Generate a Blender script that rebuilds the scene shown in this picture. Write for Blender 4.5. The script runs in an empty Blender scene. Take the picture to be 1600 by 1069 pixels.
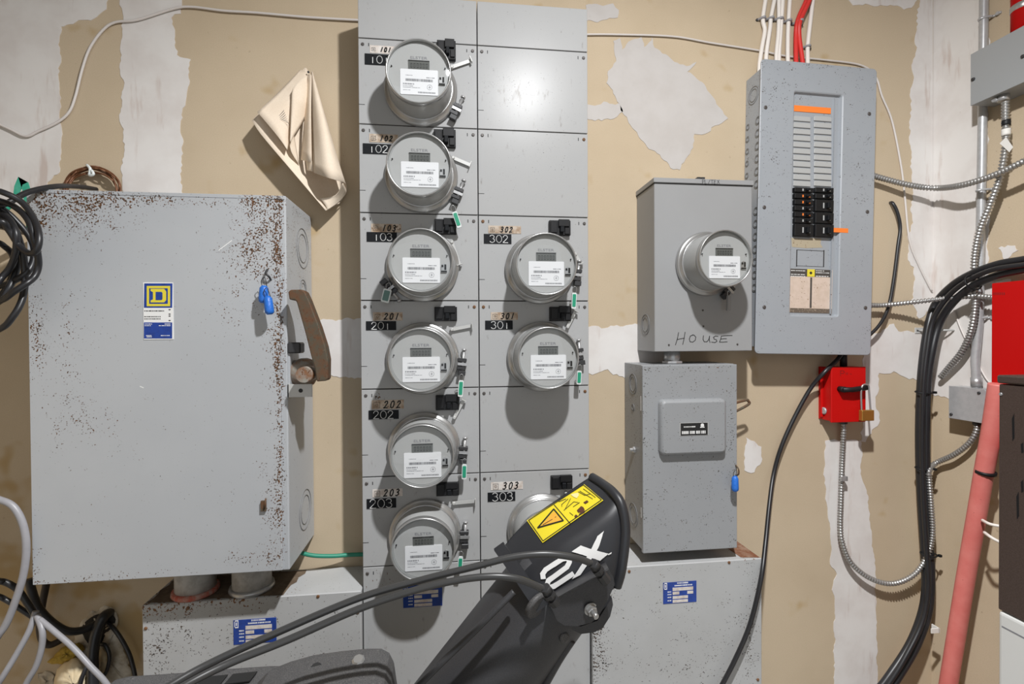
import bpy, bmesh, math, random
from mathutils import Vector, Matrix
from mathutils.bvhtree import BVHTree
random.seed(7)
SC = bpy.context.scene
COL = SC.collection
PI = math.pi

# ------------------------------------------------------------------ camera
FPX = 774.3                                   # focal length in pixels of the 1600 px frame
WALL = 1.43                                   # camera to back wall
CAM = Vector((0.0, -WALL, 1.45))
yaw, pitch, roll = math.radians(6.845), math.radians(-0.596), math.radians(-0.3454)
_fwd = Vector((math.sin(yaw)*math.cos(pitch), math.cos(yaw)*math.cos(pitch), math.sin(pitch)))
_rt = Vector((math.cos(yaw), -math.sin(yaw), 0))
_up = _rt.cross(_fwd)
RT = _rt*math.cos(roll) + _up*math.sin(roll)
UP = -_rt*math.sin(roll) + _up*math.cos(roll)
cd = bpy.data.cameras.new('camera'); cam = bpy.data.objects.new('camera', cd); COL.objects.link(cam)
M = Matrix((RT, UP, -_fwd)).transposed().to_4x4(); M.translation = CAM
cam.matrix_world = M
cd.sensor_fit = 'HORIZONTAL'; cd.sensor_width = 36.0; cd.lens = 36.0*FPX/1600.0
cd.clip_start = 0.02; cd.clip_end = 50
SC.camera = cam

# ------------------------------------------------------------------ world, lamp, exposure
LAMP = Vector((0.34, -1.08, 2.56))
W = bpy.data.worlds.new('room_ambient'); SC.world = W; W.use_nodes = True
W.node_tree.nodes['Background'].inputs[0].default_value = (0.90, 0.95, 1.0, 1)
W.node_tree.nodes['Background'].inputs[1].default_value = 0.79
ld = bpy.data.lights.new('bulb_light', 'SPOT'); ld.energy = 1.0; ld.spot_size = math.radians(170); ld.spot_blend = 0.75   # cone and tilt of the bulb's light shaped to even out the wall
ld.shadow_soft_size = 0.03
ld.use_nodes = True
_n = ld.node_tree.nodes; _em = _n['Emission']; _fo = _n.new('ShaderNodeLightFalloff')
_fo.inputs['Strength'].default_value = 49.5; _fo.inputs['Smooth'].default_value = 0.0
ld.node_tree.links.new(_fo.outputs['Constant'], _em.inputs['Strength'])
_em.inputs['Color'].default_value = (0.985, 0.99, 1.0, 1)
lo = bpy.data.objects.new('bulb_light', ld); lo.location = LAMP; lo.rotation_euler = (Vector((0.45, -0.10, 0.45))-LAMP).to_track_quat('-Z', 'Y').to_euler(); COL.objects.link(lo)
vs = SC.view_settings
vs.view_transform = 'Standard'; vs.look = 'None'; vs.gamma = 1.0; vs.use_curve_mapping = False
vs.exposure = 0.0

# ------------------------------------------------------------------ placing helpers
def ray(px, py):
    return _fwd + RT*((px-800)/FPX) - UP*((py-534.5)/FPX)
def P(px, py, D=WALL):                        # point seen at a pixel, at distance D in front of the camera's wall-parallel plane
    d = ray(px, py); return CAM + d*(D/d.y)
XR = P(1457, 560, WALL).x                     # the right-hand wall
def PR(px, py, off=0.0):                      # point on a plane parallel to the right wall
    d = ray(px, py); return CAM + d*((XR-off)/d.x)
def Y(D): return D - WALL

# ------------------------------------------------------------------ mesh builder
class MB:
    def __init__(s): s.v = []; s.f = []; s.sm = []
    def add(s, vs_, fs, smooth=False):
        k = len(s.v); s.v += [tuple(v) for v in vs_]
        s.f += [tuple(i+k for i in f) for f in fs]; s.sm += [smooth]*len(fs); return s
    def box(s, x0, x1, y0, y1, z0, z1):
        x0, x1 = min(x0, x1), max(x0, x1); y0, y1 = min(y0, y1), max(y0, y1); z0, z1 = min(z0, z1), max(z0, z1)
        v = [(x, y, z) for z in (z0, z1) for y in (y0, y1) for x in (x0, x1)]
        return s.add(v, [(0,2,3,1),(4,5,7,6),(0,1,5,4),(2,6,7,3),(0,4,6,2),(1,3,7,5)])
    def hexa(s, front, back):                 # front and back quads in the same order
        v = list(front)+list(back)
        return s.add(v, [(0,1,2,3),(7,6,5,4),(0,4,5,1),(1,5,6,2),(2,6,7,3),(3,7,4,0)])
    def prism(s, poly, y0, y1):               # polygon in x,z pulled through y
        n = len(poly); a = sum(poly[i][0]*poly[(i+1)%n][1]-poly[(i+1)%n][0]*poly[i][1] for i in range(n))
        if a < 0: poly = poly[::-1]
        y0, y1 = min(y0, y1), max(y0, y1)
        v = [(p[0], y0, p[1]) for p in poly]+[(p[0], y1, p[1]) for p in poly]
        fs = [tuple(range(n)), tuple(range(2*n-1, n-1, -1))]
        fs += [(i, i+n, (i+1)%n+n, (i+1)%n) for i in range(n)]
        return s.add(v, fs)
    def rrect(s, x0, x1, y0, y1, z0, z1, r, n=5):
        x0, x1 = min(x0, x1), max(x0, x1); z0, z1 = min(z0, z1), max(z0, z1)
        pts = []
        for cx, cz, a0 in ((x1-r, z1-r, 0), (x0+r, z1-r, PI/2), (x0+r, z0+r, PI), (x1-r, z0+r, 1.5*PI)):
            for i in range(n+1):
                a = a0+PI/2*i/n; pts.append((cx+r*math.cos(a), cz+r*math.sin(a)))
        return s.prism(pts, y0, y1)
    def lathe(s, prof, c=(0,0,0), axis=(0,-1,0), n=32, smooth=True, cap0=True, cap1=True):
        ax = Vector(axis).normalized(); u = ax.orthogonal().normalized(); w = ax.cross(u); c = Vector(c)
        v = []; fs = []
        for r, h in prof:
            for i in range(n):
                a = 2*PI*i/n; v.append(c+ax*h+(u*math.cos(a)+w*math.sin(a))*r)
        for j in range(len(prof)-1):
            for i in range(n):
                k = (i+1) % n; fs.append((j*n+i, j*n+k, (j+1)*n+k, (j+1)*n+i))
        s.add(v, fs, smooth)
        k = len(s.v)-len(v)
        if cap0: s.f.append(tuple(k+i for i in range(n))[::-1]); s.sm.append(False)
        if cap1: s.f.append(tuple(k+(len(prof)-1)*n+i for i in range(n))); s.sm.append(False)
        return s
    def cyl(s, a, b, r, n=16, r2=None, smooth=True):
        a = Vector(a); b = Vector(b)
        return s.lathe([(r, 0), (r if r2 is None else r2, (b-a).length)], a, b-a, n, smooth)
    def ball(s, c, r, n=12, sq=(1,1,1)):
        v = []; fs = []; m = n//2
        for j in range(m+1):
            t = PI*j/m
            for i in range(n):
                a = 2*PI*i/n
                v.append((c[0]+r*sq[0]*math.sin(t)*math.cos(a), c[1]+r*sq[1]*math.sin(t)*math.sin(a), c[2]+r*sq[2]*math.cos(t)))
        for j in range(m):
            for i in range(n): fs.append((j*n+i, (j+1)*n+i, (j+1)*n+(i+1)%n, j*n+(i+1)%n))
        return s.add(v, fs, True)
    def tube(s, pts, r, n=10, closed=False, rad=None):
        pts = [Vector(p) for p in pts]; m = len(pts); v = []; fs = []
        t0 = (pts[1]-pts[0]).normalized(); u = t0.orthogonal().normalized()
        for i in range(m):
            if closed: t = pts[(i+1) % m]-pts[i-1]
            else: t = pts[min(i+1, m-1)]-pts[max(i-1, 0)]
            t.normalize(); u = (u-t*u.dot(t)).normalized(); w = t.cross(u)
            rr = rad[i] if rad else r
            for k in range(n):
                a = 2*PI*k/n; v.append(pts[i]+(u*math.cos(a)+w*math.sin(a))*rr)
        for i in range(m if closed else m-1):
            j = (i+1) % m
            for k in range(n): fs.append((i*n+k, i*n+(k+1)%n, j*n+(k+1)%n, j*n+k))
        s.add(v, fs, True)
        if not closed:
            k0 = len(s.v)-len(v)
            s.f.append(tuple(k0+i for i in range(n))[::-1]); s.sm.append(False)
            s.f.append(tuple(k0+(m-1)*n+i for i in range(n))); s.sm.append(False)
        return s
    def ribbon(s, line, w, y0, y1):           # pen stroke in the x,z plane
        for (ax, az), (bx, bz) in zip(line[:-1], line[1:]):
            dx, dz = bx-ax, bz-az; L = math.hypot(dx, dz) or 1e-9
            ex, ez = dx/L*w*.35, dz/L*w*.35; nx, nz = -dz/L*w/2, dx/L*w/2
            s.prism([(ax-ex+nx, az-ez+nz), (ax-ex-nx, az-ez-nz), (bx+ex-nx, bz+ez-nz), (bx+ex+nx, bz+ez+nz)], y0, y1)
        return s
    def grid(s, rows, smooth=True, wrap=False):
        m = len(rows[0]); v = [p for r in rows for p in r]; fs = []
        for i in range(len(rows)-1):
            for j in range(m if wrap else m-1):
                k = (j+1) % m; fs.append((i*m+j, i*m+k, (i+1)*m+k, (i+1)*m+j))
        return s.add(v, fs, smooth)
    def mesh(s, name, off=(0,0,0), bevel=0, seg=1, weld=False):
        me = bpy.data.meshes.new(name); o = Vector(off)
        me.from_pydata([Vector(v)-o for v in s.v], [], s.f)
        me.polygons.foreach_set('use_smooth', s.sm)
        if bevel:
            bm = bmesh.new(); bm.from_mesh(me)
            ed = [e for e in bm.edges if len(e.link_faces) == 2 and e.calc_face_angle(0) > 0.6]
            bmesh.ops.bevel(bm, geom=ed, offset=bevel, segments=seg, affect='EDGES', clamp_overlap=True, profile=.5)
            bm.to_mesh(me); bm.free()
        me.update(); return me

def cr(pts, n=8, closed=False):               # Catmull-Rom through points
    pts = [Vector(p) for p in pts]; out = []; m = len(pts)
    rng = range(m if closed else m-1)
    for i in rng:
        if closed: a, b, c, d = pts[i-1], pts[i], pts[(i+1) % m], pts[(i+2) % m]
        else: a, b, c, d = pts[max(i-1, 0)], pts[i], pts[i+1], pts[min(i+2, m-1)]
        for k in range(n):
            t = k/n
            out.append(.5*((2*b)+(c-a)*t+(2*a-5*b+4*c-d)*t*t+(3*b-a-3*c+d)*t**3))
    if not closed: out.append(pts[-1])
    return out
def resample(pts, step):
    out = [pts[0]]; acc = 0
    for a, b in zip(pts[:-1], pts[1:]):
        L = (b-a).length
        if L < 1e-9: continue
        t = step-acc
        while t <= L: out.append(a.lerp(b, t/L)); t += step
        acc = L-(t-step)
    return out

# ------------------------------------------------------------------ objects
def link(name, me, mat, parent=None, loc=(0,0,0)):
    o = bpy.data.objects.new(name, me); COL.objects.link(o); o.location = loc
    if mat is not None:
        if len(me.materials) == 0: me.materials.append(mat)
    if parent is not None: o.parent = parent
    return o
def wloc(o):
    p = Vector(o.location)
    while o.parent is not None: o = o.parent; p = p+Vector(o.location)
    return p
def part(name, mb, mat, parent, bevel=0, local=False, seg=1):
    """one mesh under a thing; vertices in world space unless local"""
    off = (0,0,0) if local else wloc(parent)
    return link(name, mb.mesh(name, off, bevel, seg), mat, parent)
def thing(name, label, cat, loc, group=None, rot=None):
    o = bpy.data.objects.new(name, None); COL.objects.link(o); o.location = loc; o.empty_display_size = .02
    if rot: o.rotation_euler = rot
    return tag(o, label, cat, group)
def tag(o, label, cat, group=None):
    o['label'] = label; o['category'] = cat
    if group: o['group'] = group
    return o
def single(name, mb, mat, label, cat, group=None, bevel=0):
    xs = [v[0] for v in mb.v]; ys = [v[1] for v in mb.v]; zs = [v[2] for v in mb.v]
    c = Vector(((min(xs)+max(xs))/2, (min(ys)+max(ys))/2, min(zs)))
    return tag(link(name, mb.mesh(name, c, bevel), mat, None, c), label, cat, group)
def struct(name, mb, mat, parent=None, kind='structure'):
    o = link(name, mb.mesh(name), mat, parent)
    if parent is None: o['kind'] = kind
    return o
_tc = {}
def text_mesh(s, size, shear=0.0, ext=0.0):
    key = (s, shear)
    if key not in _tc:
        cu = bpy.data.curves.new('t', 'FONT'); cu.body = s; cu.align_x = 'CENTER'; cu.align_y = 'CENTER'; cu.size = 1; cu.shear = shear; cu.resolution_u = 3
        to = bpy.data.objects.new('t', cu); COL.objects.link(to); bpy.context.view_layer.update()
        me = bpy.data.meshes.new_from_object(to.evaluated_get(bpy.context.evaluated_depsgraph_get()))
        vs_ = [v.co.copy() for v in me.vertices]; fs = [tuple(p.vertices) for p in me.polygons]
        bpy.data.objects.remove(to); bpy.data.curves.remove(cu); bpy.data.meshes.remove(me)
        xs = [v.x for v in vs_]; ys = [v.y for v in vs_]
        cx, cy = (min(xs)+max(xs))/2, (min(ys)+max(ys))/2; h = max(ys)-min(ys)
        _tc[key] = ([((v.x-cx)/h, (v.y-cy)/h) for v in vs_], fs, (max(xs)-min(xs))/h)
    return _tc[key]
def letters(mb, s, x, z, y, height, width=None, shear=0.0):
    v, f, asp = text_mesh(s, 1, shear)
    sx = height if width is None else width/asp
    mb.add([(x+a*sx, y, z+b*height) for a, b in v], f)
    return mb
# ------------------------------------------------------------------ materials
class NT:
    def __init__(s, name):
        s.m = bpy.data.materials.new(name); s.m.use_nodes = True; s.t = s.m.node_tree; s.N = s.t.nodes; s.N.clear()
        s.out = s.N.new('ShaderNodeOutputMaterial'); s.geo = None
    def n(s, typ, **kw):
        nd = s.N.new(typ)
        for k, v in kw.items():
            if k.startswith('_'): setattr(nd, k[1:], v)
        for k, v in kw.items():
            if not k.startswith('_'): s.set(nd.inputs[k.replace('__', ' ')], v)
        return nd
    def set(s, inp, v):
        if isinstance(v, bpy.types.NodeSocket): s.t.links.new(v, inp)
        else: inp.default_value = v
    def m2(s, op, a, b=0.0, c=None, clamp=False):
        nd = s.N.new('ShaderNodeMath'); nd.operation = op; nd.use_clamp = clamp
        s.set(nd.inputs[0], a); s.set(nd.inputs[1], b)
        if c is not None: s.set(nd.inputs[2], c)
        return nd.outputs[0]
    def coord(s, obj=False):
        if obj: return s.n('ShaderNodeTexCoord').outputs['Object']
        if s.geo is None: s.geo = s.n('ShaderNodeNewGeometry')
        return s.geo.outputs['Position']
    def noise(s, vec, scale, detail=2.0, rough=.5):
        nd = s.n('ShaderNodeTexNoise', Scale=scale, Detail=detail, Roughness=rough); s.set(nd.inputs['Vector'], vec)
        return nd.outputs['Fac']
    def stretch(s, vec, sc):
        nd = s.n('ShaderNodeVectorMath', _operation='MULTIPLY'); s.set(nd.inputs[0], vec); nd.inputs[1].default_value = sc
        return nd.outputs[0]
    def step(s, v, lo, hi):
        nd = s.n('ShaderNodeMapRange', _interpolation_type='SMOOTHSTEP'); s.set(nd.inputs['Value'], v)
        nd.inputs['From Min'].default_value = lo; nd.inputs['From Max'].default_value = hi
        return nd.outputs['Result']
    def mix(s, fac, a, b):
        nd = s.n('ShaderNodeMix', _data_type='RGBA'); s.set(nd.inputs[0], fac)
        s.set(nd.inputs[6], a if isinstance(a, bpy.types.NodeSocket) else (*a[:3], 1))
        s.set(nd.inputs[7], b if isinstance(b, bpy.types.NodeSocket) else (*b[:3], 1))
        return nd.outputs[2]
    def clusters(s, vec, cl):                  # soft ellipses where wear gathers: (x, z, sx, sz, amount)
        sep = s.n('ShaderNodeSeparateXYZ'); s.set(sep.inputs[0], vec); tot = None
        for x, z, sx, sz, am in cl:
            dx = s.m2('DIVIDE', s.m2('SUBTRACT', sep.outputs[0], x), sx); dz = s.m2('DIVIDE', s.m2('SUBTRACT', sep.outputs[2], z), sz)
            g = s.m2('EXPONENT', s.m2('MULTIPLY', s.m2('ADD', s.m2('MULTIPLY', dx, dx), s.m2('MULTIPLY', dz, dz)), -1.0))
            g = s.m2('MULTIPLY', g, am); tot = g if tot is None else s.m2('ADD', tot, g)
        return tot
def srgb(r, g, b):
    f = lambda c: (c/255/12.92) if c/255 <= .04045 else ((c/255+.055)/1.055)**2.4
    return (f(r), f(g), f(b))
def MAT(name, color, rough=.5, metal=0.0, spec=.5, mott=None, specks=(), bump=None, obj=False, coat=0.0, grain=None):
    """mott=(scale, amount, colour2); specks=[dict(scale, thr, soft, color, cl, k, det)]; bump=(scale, strength)"""
    t = NT(name); b = t.n('ShaderNodeBsdfPrincipled'); t.t.links.new(b.outputs[0], t.out.inputs[0])
    c = (*color[:3], 1); vec = None
    if mott or specks or bump or grain: vec = t.coord(obj)
    if mott:
        c = t.mix(t.m2('MULTIPLY', t.step(t.noise(vec, mott[0], 4, .6), .35, .7), mott[1]), c, mott[2])
    if grain:
        c = t.mix(t.m2('MULTIPLY', t.step(t.noise(vec, grain[0], 2, .6), .4, .62), grain[1]), c, grain[2])
    rsock = rough
    for sp in specks:
        nv = t.noise(t.stretch(vec, sp.get('st', (1, 1, 1))), sp['scale'], sp.get('det', 2.0), .6)
        nv2 = t.noise(vec, sp['scale']*.13, 2, .5)
        val = t.m2('ADD', nv, t.m2('MULTIPLY', t.m2('SUBTRACT', nv2, .5), sp.get('big', .25)))
        if sp.get('cl'): val = t.m2('ADD', val, t.clusters(vec, sp['cl']))
        msk = t.step(val, sp['thr'], sp['thr']+sp.get('soft', .03))
        msk = t.m2('MULTIPLY', msk, sp.get('op', 1.0))
        col = sp['color']
        if sp.get('color2'): col = t.mix(t.step(t.noise(vec, sp['scale']*.6, 2), .42, .58), sp['color'], sp['color2'])
        c = t.mix(msk, c, col)
    t.set(b.inputs['Base Color'], c); t.set(b.inputs['Roughness'], rsock); b.inputs['Metallic'].default_value = metal
    b.inputs['Specular IOR Level'].default_value = spec; b.inputs['Coat Weight'].default_value = coat
    if bump:
        bn = t.n('ShaderNodeBump', Strength=bump[1], Distance=.002); t.set(bn.inputs['Height'], t.noise(vec, bump[0], 3)); t.t.links.new(bn.outputs[0], b.inputs['Normal'])
    return t.m
RUST = (.12, .050, .016); RUST2 = (.06, .035, .020); DARK = (.03, .028, .026); WHITE = (.75, .74, .70)
GREY = (.405, .415, .425)
def cpx(px, py, D, sx, sy, am):               # a wear cluster centred on a point of a surface
    p = P(px, py, D); k = D/FPX; return (p.x, p.z, sx*k, sy*k, am)
BD = 1.211
def speck(thr, scale=260, color=DARK, color2=RUST2, cl=None, big=.25, soft=.03, op=1.0, det=2.0, st=(1,1,1)):
    return dict(scale=scale, thr=thr, color=color, color2=color2, cl=cl, big=big, soft=soft, op=op, det=det, st=st)
m_disc = MAT('grey paint of the big switch', (.435,.45,.465), .42, mott=(3, .5, (.385,.40,.42)), specks=[
    speck(.735, 250, RUST, RUST2, [cpx(120,330,BD,75,45,.19), cpx(60,300,BD,14,60,.10), cpx(250,312,BD,130,12,.16), cpx(405,330,BD,28,70,.20), cpx(380,410,BD,45,50,.14), cpx(435,420,BD,9,190,.17),
        cpx(360,500,BD,30,35,.10), cpx(55,520,BD,14,90,.15), cpx(110,540,BD,35,90,.10), cpx(130,660,BD,55,40,.09), cpx(424,560,BD,14,60,.12), cpx(425,780,BD,16,90,.15), cpx(52,890,BD,12,60,.12),
        cpx(400,872,BD,40,14,.16), cpx(150,905,BD,120,8,.14), cpx(438,700,BD,6,200,.14)], big=.32),
    speck(.83, 120, RUST, (.16,.07,.02), [cpx(420,400,BD,14,60,.13), cpx(70,320,BD,25,25,.10), cpx(140,365,BD,40,12,.11)], big=.2),
    speck(.755, 300, DARK, (.14,.12,.09), None, .25)])
m_stack = MAT('light grey cabinet paint', (.39,.392,.391), .30, spec=.15, mott=(4, .45, (.36,.365,.37)), specks=[
    speck(.72, 330, DARK, (.16,.15,.14), [cpx(800,140,1.3,60,45,.07), cpx(850,240,1.3,60,50,.04), cpx(820,470,1.3,30,40,.02)], .2),
    speck(.50, 70, (.15,.13,.11), None, [cpx(800,150,1.3,50,30,.12), cpx(850,150,1.3,70,40,.05), cpx(780,200,1.3,60,12,.06), cpx(820,245,1.3,60,18,.04), cpx(770,400,1.3,600,800,-.15)], .1, soft=.20, op=.75, det=5, st=(1,1,.35)),
    speck(.80, 190, RUST, RUST2, [cpx(600,905,1.3,60,22,.13), cpx(680,900,1.3,40,40,.10), cpx(590,620,1.3,10,8,.28)], .2)])
m_gutter = MAT('scuffed pale grey wireway paint', (.42,.425,.425), .5, mott=(6, .5, (.355,.355,.35)), specks=[
    speck(.70, 230, DARK, RUST2, [cpx(1175,1000,1.28,16,120,.08), cpx(935,1010,1.28,20,80,.13), cpx(1050,1040,1.28,120,40,.05), cpx(290,1000,1.28,70,60,.07), cpx(240,1010,1.28,20,60,.06)], .3),
    speck(.79, 150, RUST, (.18,.075,.02), [cpx(1160,855,1.33,26,16,.28), cpx(280,935,1.33,120,18,.26), cpx(430,915,1.33,60,14,.12), cpx(940,1030,1.28,12,60,.08)], .25),
    speck(.765, 310, WHITE, None, [cpx(960,1010,1.28,40,60,.07), cpx(1080,1000,1.28,120,80,.03)], .2)])
m_house = MAT('plain mid grey box paint', (.315,.318,.322), .45, spec=.35, mott=(5, .4, (.285,.287,.29)), specks=[speck(.81, 300, DARK, None, None, .2)])
m_safety = MAT('speckled grey switch paint', (.295,.304,.314), .45, mott=(5, .4, (.255,.264,.273)), specks=[
    speck(.675, 250, DARK, RUST2, [cpx(1060,575,1.28,80,8,.05), cpx(1145,700,1.28,5,150,.05), cpx(1010,700,1.28,4,150,.05)], .25),
    speck(.80, 120, RUST, RUST2, [cpx(1110,573,1.28,30,5,.22), cpx(1060,850,1.28,90,12,.10), cpx(1125,700,1.28,30,8,.08)], .2),
    speck(.80, 330, WHITE, None, None, .2)])
m_panel = MAT('blue grey breaker panel paint', (.32,.34,.365), .42, mott=(5, .4, (.285,.305,.33)), specks=[
    speck(.70, 260, DARK, RUST2, [cpx(1210,140,1.34,40,40,.06), cpx(1300,105,1.34,90,6,.05), cpx(1345,290,1.34,16,60,.06), cpx(1205,250,1.34,25,60,.04)], .3)])
m_filler = MAT('grey filler plates', (.40,.405,.40), .5, specks=[speck(.70, 300, (.12,.09,.06), RUST2, None, .2)])
m_plain = MAT('smooth grey wireway paint', (.30,.31,.315), .38)
m_galv = MAT('galvanised steel', (.47,.475,.48), .32, .35, mott=(60, .5, (.36,.365,.375)))
m_zinc = MAT('dull zinc', (.50,.50,.50), .35, .6, mott=(90, .4, (.33,.33,.34)))
m_chrome = MAT('polished ring steel', (.44,.44,.435), .30, .70)
m_ringtan = MAT('grey steel latch', (.50,.50,.485), .4, .2)
m_armor = MAT('armoured cable steel', (.40,.395,.385), .36, .75)
m_rust = MAT('rusty cast handle', (.085,.072,.048), .7, .1, mott=(50, .9, (.13,.055,.022)), specks=[speck(.62, 220, (.10,.035,.012), None, None, .3), speck(.74, 160, (.24,.23,.20), None, None, .3)])
m_hub = MAT('rust stained hub', (.30,.285,.25), .6, .1, mott=(40, 1.0, (.22,.08,.02)), specks=[speck(.66, 200, (.13,.045,.012), None, None, .4)])
m_blackpl = MAT('black moulded plastic', (.010,.010,.011), .5, spec=.3)
m_blackcab = MAT('black cable jacket', (.014,.014,.016), .38, spec=.55, specks=[speck(.80, 300, (.25,.24,.22), None, None, .2)])
m_greycab = MAT('silver grey cable jacket', (.29,.285,.30), .4, mott=(40, .5, (.25,.245,.26)))
m_cable = MAT('worn dark control cable', (.045,.045,.045), .36, spec=.6)
m_machine = MAT('black powder coat', (.034,.034,.037), .48, spec=.5, grain=(900, .6, (.055,.055,.058)), specks=[speck(.80, 420, (.30,.29,.27), None, None, .2)])
m_deflect = MAT('black satin plastic', (.026,.027,.031), .40, spec=.5)
m_dusty = MAT('dusty black housing', (.050,.050,.053), .55, grain=(700, .8, (.13,.125,.12)), specks=[speck(.74, 420, (.40,.37,.34), None, None, .3)])
m_white = MAT('white paint', (.78,.78,.77), .45)
m_appl = MAT('white enamel', (.66,.66,.64), .3)
m_card = MAT('white meter card', (.83,.83,.85), .5)
m_print = MAT('grey print', (.10,.10,.11), .6)
m_printl = MAT('pale print', (.22,.22,.24), .6)
m_black = MAT('black ink', (.012,.012,.012), .6)
m_plate = MAT('black engraved plate', (.007,.008,.010), .6, spec=.2)
m_strip = MAT('stained paper strip', (.50,.42,.34), .6, mott=(60, .9, (.26,.16,.085)), specks=[speck(.66, 160, (.11,.06,.03), None, None, .4)])
m_stripw = MAT('clean paper strip', (.66,.62,.58), .6, mott=(70, .7, (.45,.36,.30)))
m_brown = MAT('brown paint', (.050,.032,.025), .5, grain=(500, .5, (.085,.06,.05)), specks=[speck(.80, 250, (.30,.27,.24), None, None, .2)])
m_pink = MAT('faded red plastic', (.62,.155,.135), .5, mott=(14, .6, (.70,.23,.20)), specks=[speck(.74, 220, (.30,.06,.05), None, None, .3)])
m_red = MAT('red enamel', (.47,.004,.0035), .4, spec=.2)
m_red2 = MAT('red switch paint', (.50,.006,.005), .4, spec=.25, specks=[speck(.82, 260, (.75,.6,.55), None, None, .2)])
m_redcab = MAT('red cable jacket', (.62,.035,.030), .45)
m_whitecab = MAT('white cable jacket', (.76,.71,.66), .5)
m_thin = MAT('thin white cable', (.60,.56,.53), .5)
m_blue = MAT('blue enamel plate', (.016,.055,.30), .4, mott=(80, .5, (.012,.03,.15)))
m_yellow = MAT('yellow print', (.72,.60,.045), .5)
m_warn = MAT('yellow warning sticker', (.80,.66,.03), .42)
m_orange = MAT('orange tape', (.86,.21,.03), .6)
m_brass = MAT('brass', (.45,.26,.06), .35, .7)
m_seal = MAT('blue seal plastic', (.02,.15,.58), .4, bump=(260, .5))
m_green = MAT('green tag', (.015,.28,.16), .45)
m_greenw = MAT('green wire', (.02,.22,.14), .5)
m_strap = MAT('green strap', (.03,.34,.22), .6, mott=(60, .6, (.10,.42,.30)))
m_clearp = MAT('milky clear plastic', (.66,.70,.69), .3)
m_lead = MAT('lead seal', (.27,.27,.27), .6)
m_copper = MAT('rusty coiled wire', (.13,.050,.022), .5, .3, mott=(120, .8, (.22,.10,.045)))
m_paper = MAT('old drawing paper', (.76,.65,.52), .8, mott=(14, .6, (.68,.56,.43)), grain=(300, .15, (.55,.42,.30)))
m_lcd = MAT('lcd glass', (.13,.135,.128), .3)
m_lcdd = MAT('lcd digits', (.03,.03,.03), .4)
m_face = MAT('grey meter face', (.43,.43,.425), .55)
m_body = MAT('grey meter body', (.36,.365,.36), .35)
m_copperpl = MAT('amber metal tab', (.28,.16,.09), .4)
m_plaster = MAT('crumbled plaster', (.60,.54,.44), .95, mott=(30, .8, (.34,.27,.18)), bump=(80, .8))
m_foam = MAT('expanding foam', (.66,.53,.33), .8, mott=(30, .8, (.72,.62,.44)), bump=(60, .5))
m_wool = MAT('yellow insulation', (.45,.30,.04), .9, mott=(90, .8, (.25,.16,.02)), bump=(150, .9))
m_hole = MAT('hollow behind board', (.02,.016,.012), .9)
m_tape = MAT('white tape', (.72,.70,.66), .6)
m_dirt = MAT('brown caked dirt', (.14,.10,.065), .9, mott=(50, .8, (.08,.05,.03)))
m_bulb = None
def clear_cover():
    t = NT('clear polycarbonate'); lw = t.n('ShaderNodeLayerWeight', Blend=.5); tr = t.n('ShaderNodeBsdfTransparent', Color=(.93,.94,.94,1)); gl = t.n('ShaderNodeBsdfGlossy', Color=(1,1,1,1), Roughness=.06)
    mx = t.n('ShaderNodeMixShader'); t.set(mx.inputs[0], t.m2('ADD', t.m2('MULTIPLY', t.m2('POWER', lw.outputs['Facing'], 5.0), .9), .035, clamp=True)); t.t.links.new(tr.outputs[0], mx.inputs[1]); t.t.links.new(gl.outputs[0], mx.inputs[2]); t.t.links.new(mx.outputs[0], t.out.inputs[0])
    return t.m
m_clear = clear_cover()
def bulb_mat():
    t = NT('lit bulb glass'); tr = t.n('ShaderNodeBsdfTransparent', Color=(.98,.98,.98,1)); em = t.n('ShaderNodeEmission', Color=(1,.95,.86,1), Strength=4.0)
    mx = t.n('ShaderNodeMixShader'); mx.inputs[0].default_value = .12; t.t.links.new(tr.outputs[0], mx.inputs[1]); t.t.links.new(em.outputs[0], mx.inputs[2]); t.t.links.new(mx.outputs[0], t.out.inputs[0])
    return t.m
# unpainted gypsum board: tan paper, dirty spots, brown stain at lower left with shade painted in
m_board = MAT('tan gypsum board paper', (.50,.405,.285), .85, mott=(2.6, .7, (.435,.345,.235)), grain=(420, .3, (.41,.325,.22)), specks=[
    speck(.70, 60, (.24,.18,.11), None, None, .3, soft=.14, op=.5), speck(.765, 190, (.10,.07,.045), None, None, .25),
    speck(.80, 210, (.72,.69,.64), None, None, .25),
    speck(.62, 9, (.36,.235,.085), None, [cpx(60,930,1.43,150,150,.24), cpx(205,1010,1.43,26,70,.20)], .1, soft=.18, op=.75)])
m_mudp = MAT('thin skim of joint compound', (.475,.45,.43), .8, mott=(9, .8, (.43,.40,.375)), specks=[speck(.78, 200, (.25,.20,.16), None, None, .25)])
m_mud = MAT('white joint compound', (.66,.635,.61), .8, mott=(7, .7, (.56,.515,.485)), specks=[
    speck(.57, 26, (.43,.33,.28), None, None, .35, soft=.16, op=.6, det=4, st=(1,1,.16)), speck(.80, 200, (.25,.20,.16), None, None, .25)])
m_ceil = MAT('ceiling board', (.55,.54,.52), .9)
m_floor = MAT('grey concrete', (.30,.29,.27), .85, mott=(3, .6, (.22,.215,.20)), bump=(60, .2))
m_label2 = MAT('aged directory card', (.62,.50,.42), .6, mott=(60, .7, (.54,.43,.34)), specks=[speck(.68, 200, (.30,.20,.13), None, None, .3)])
m_labelb = MAT('directory card print band', (.065,.058,.052), .5)
m_grime = MAT('brown grime band', (.13,.10,.075), .7, specks=[speck(.62, 200, (.30,.24,.18), None, None, .3)])
m_stain = MAT('tan glue stain', (.40,.34,.24), .7, specks=[speck(.64, 160, (.20,.14,.08), None, None, .3)])
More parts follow.
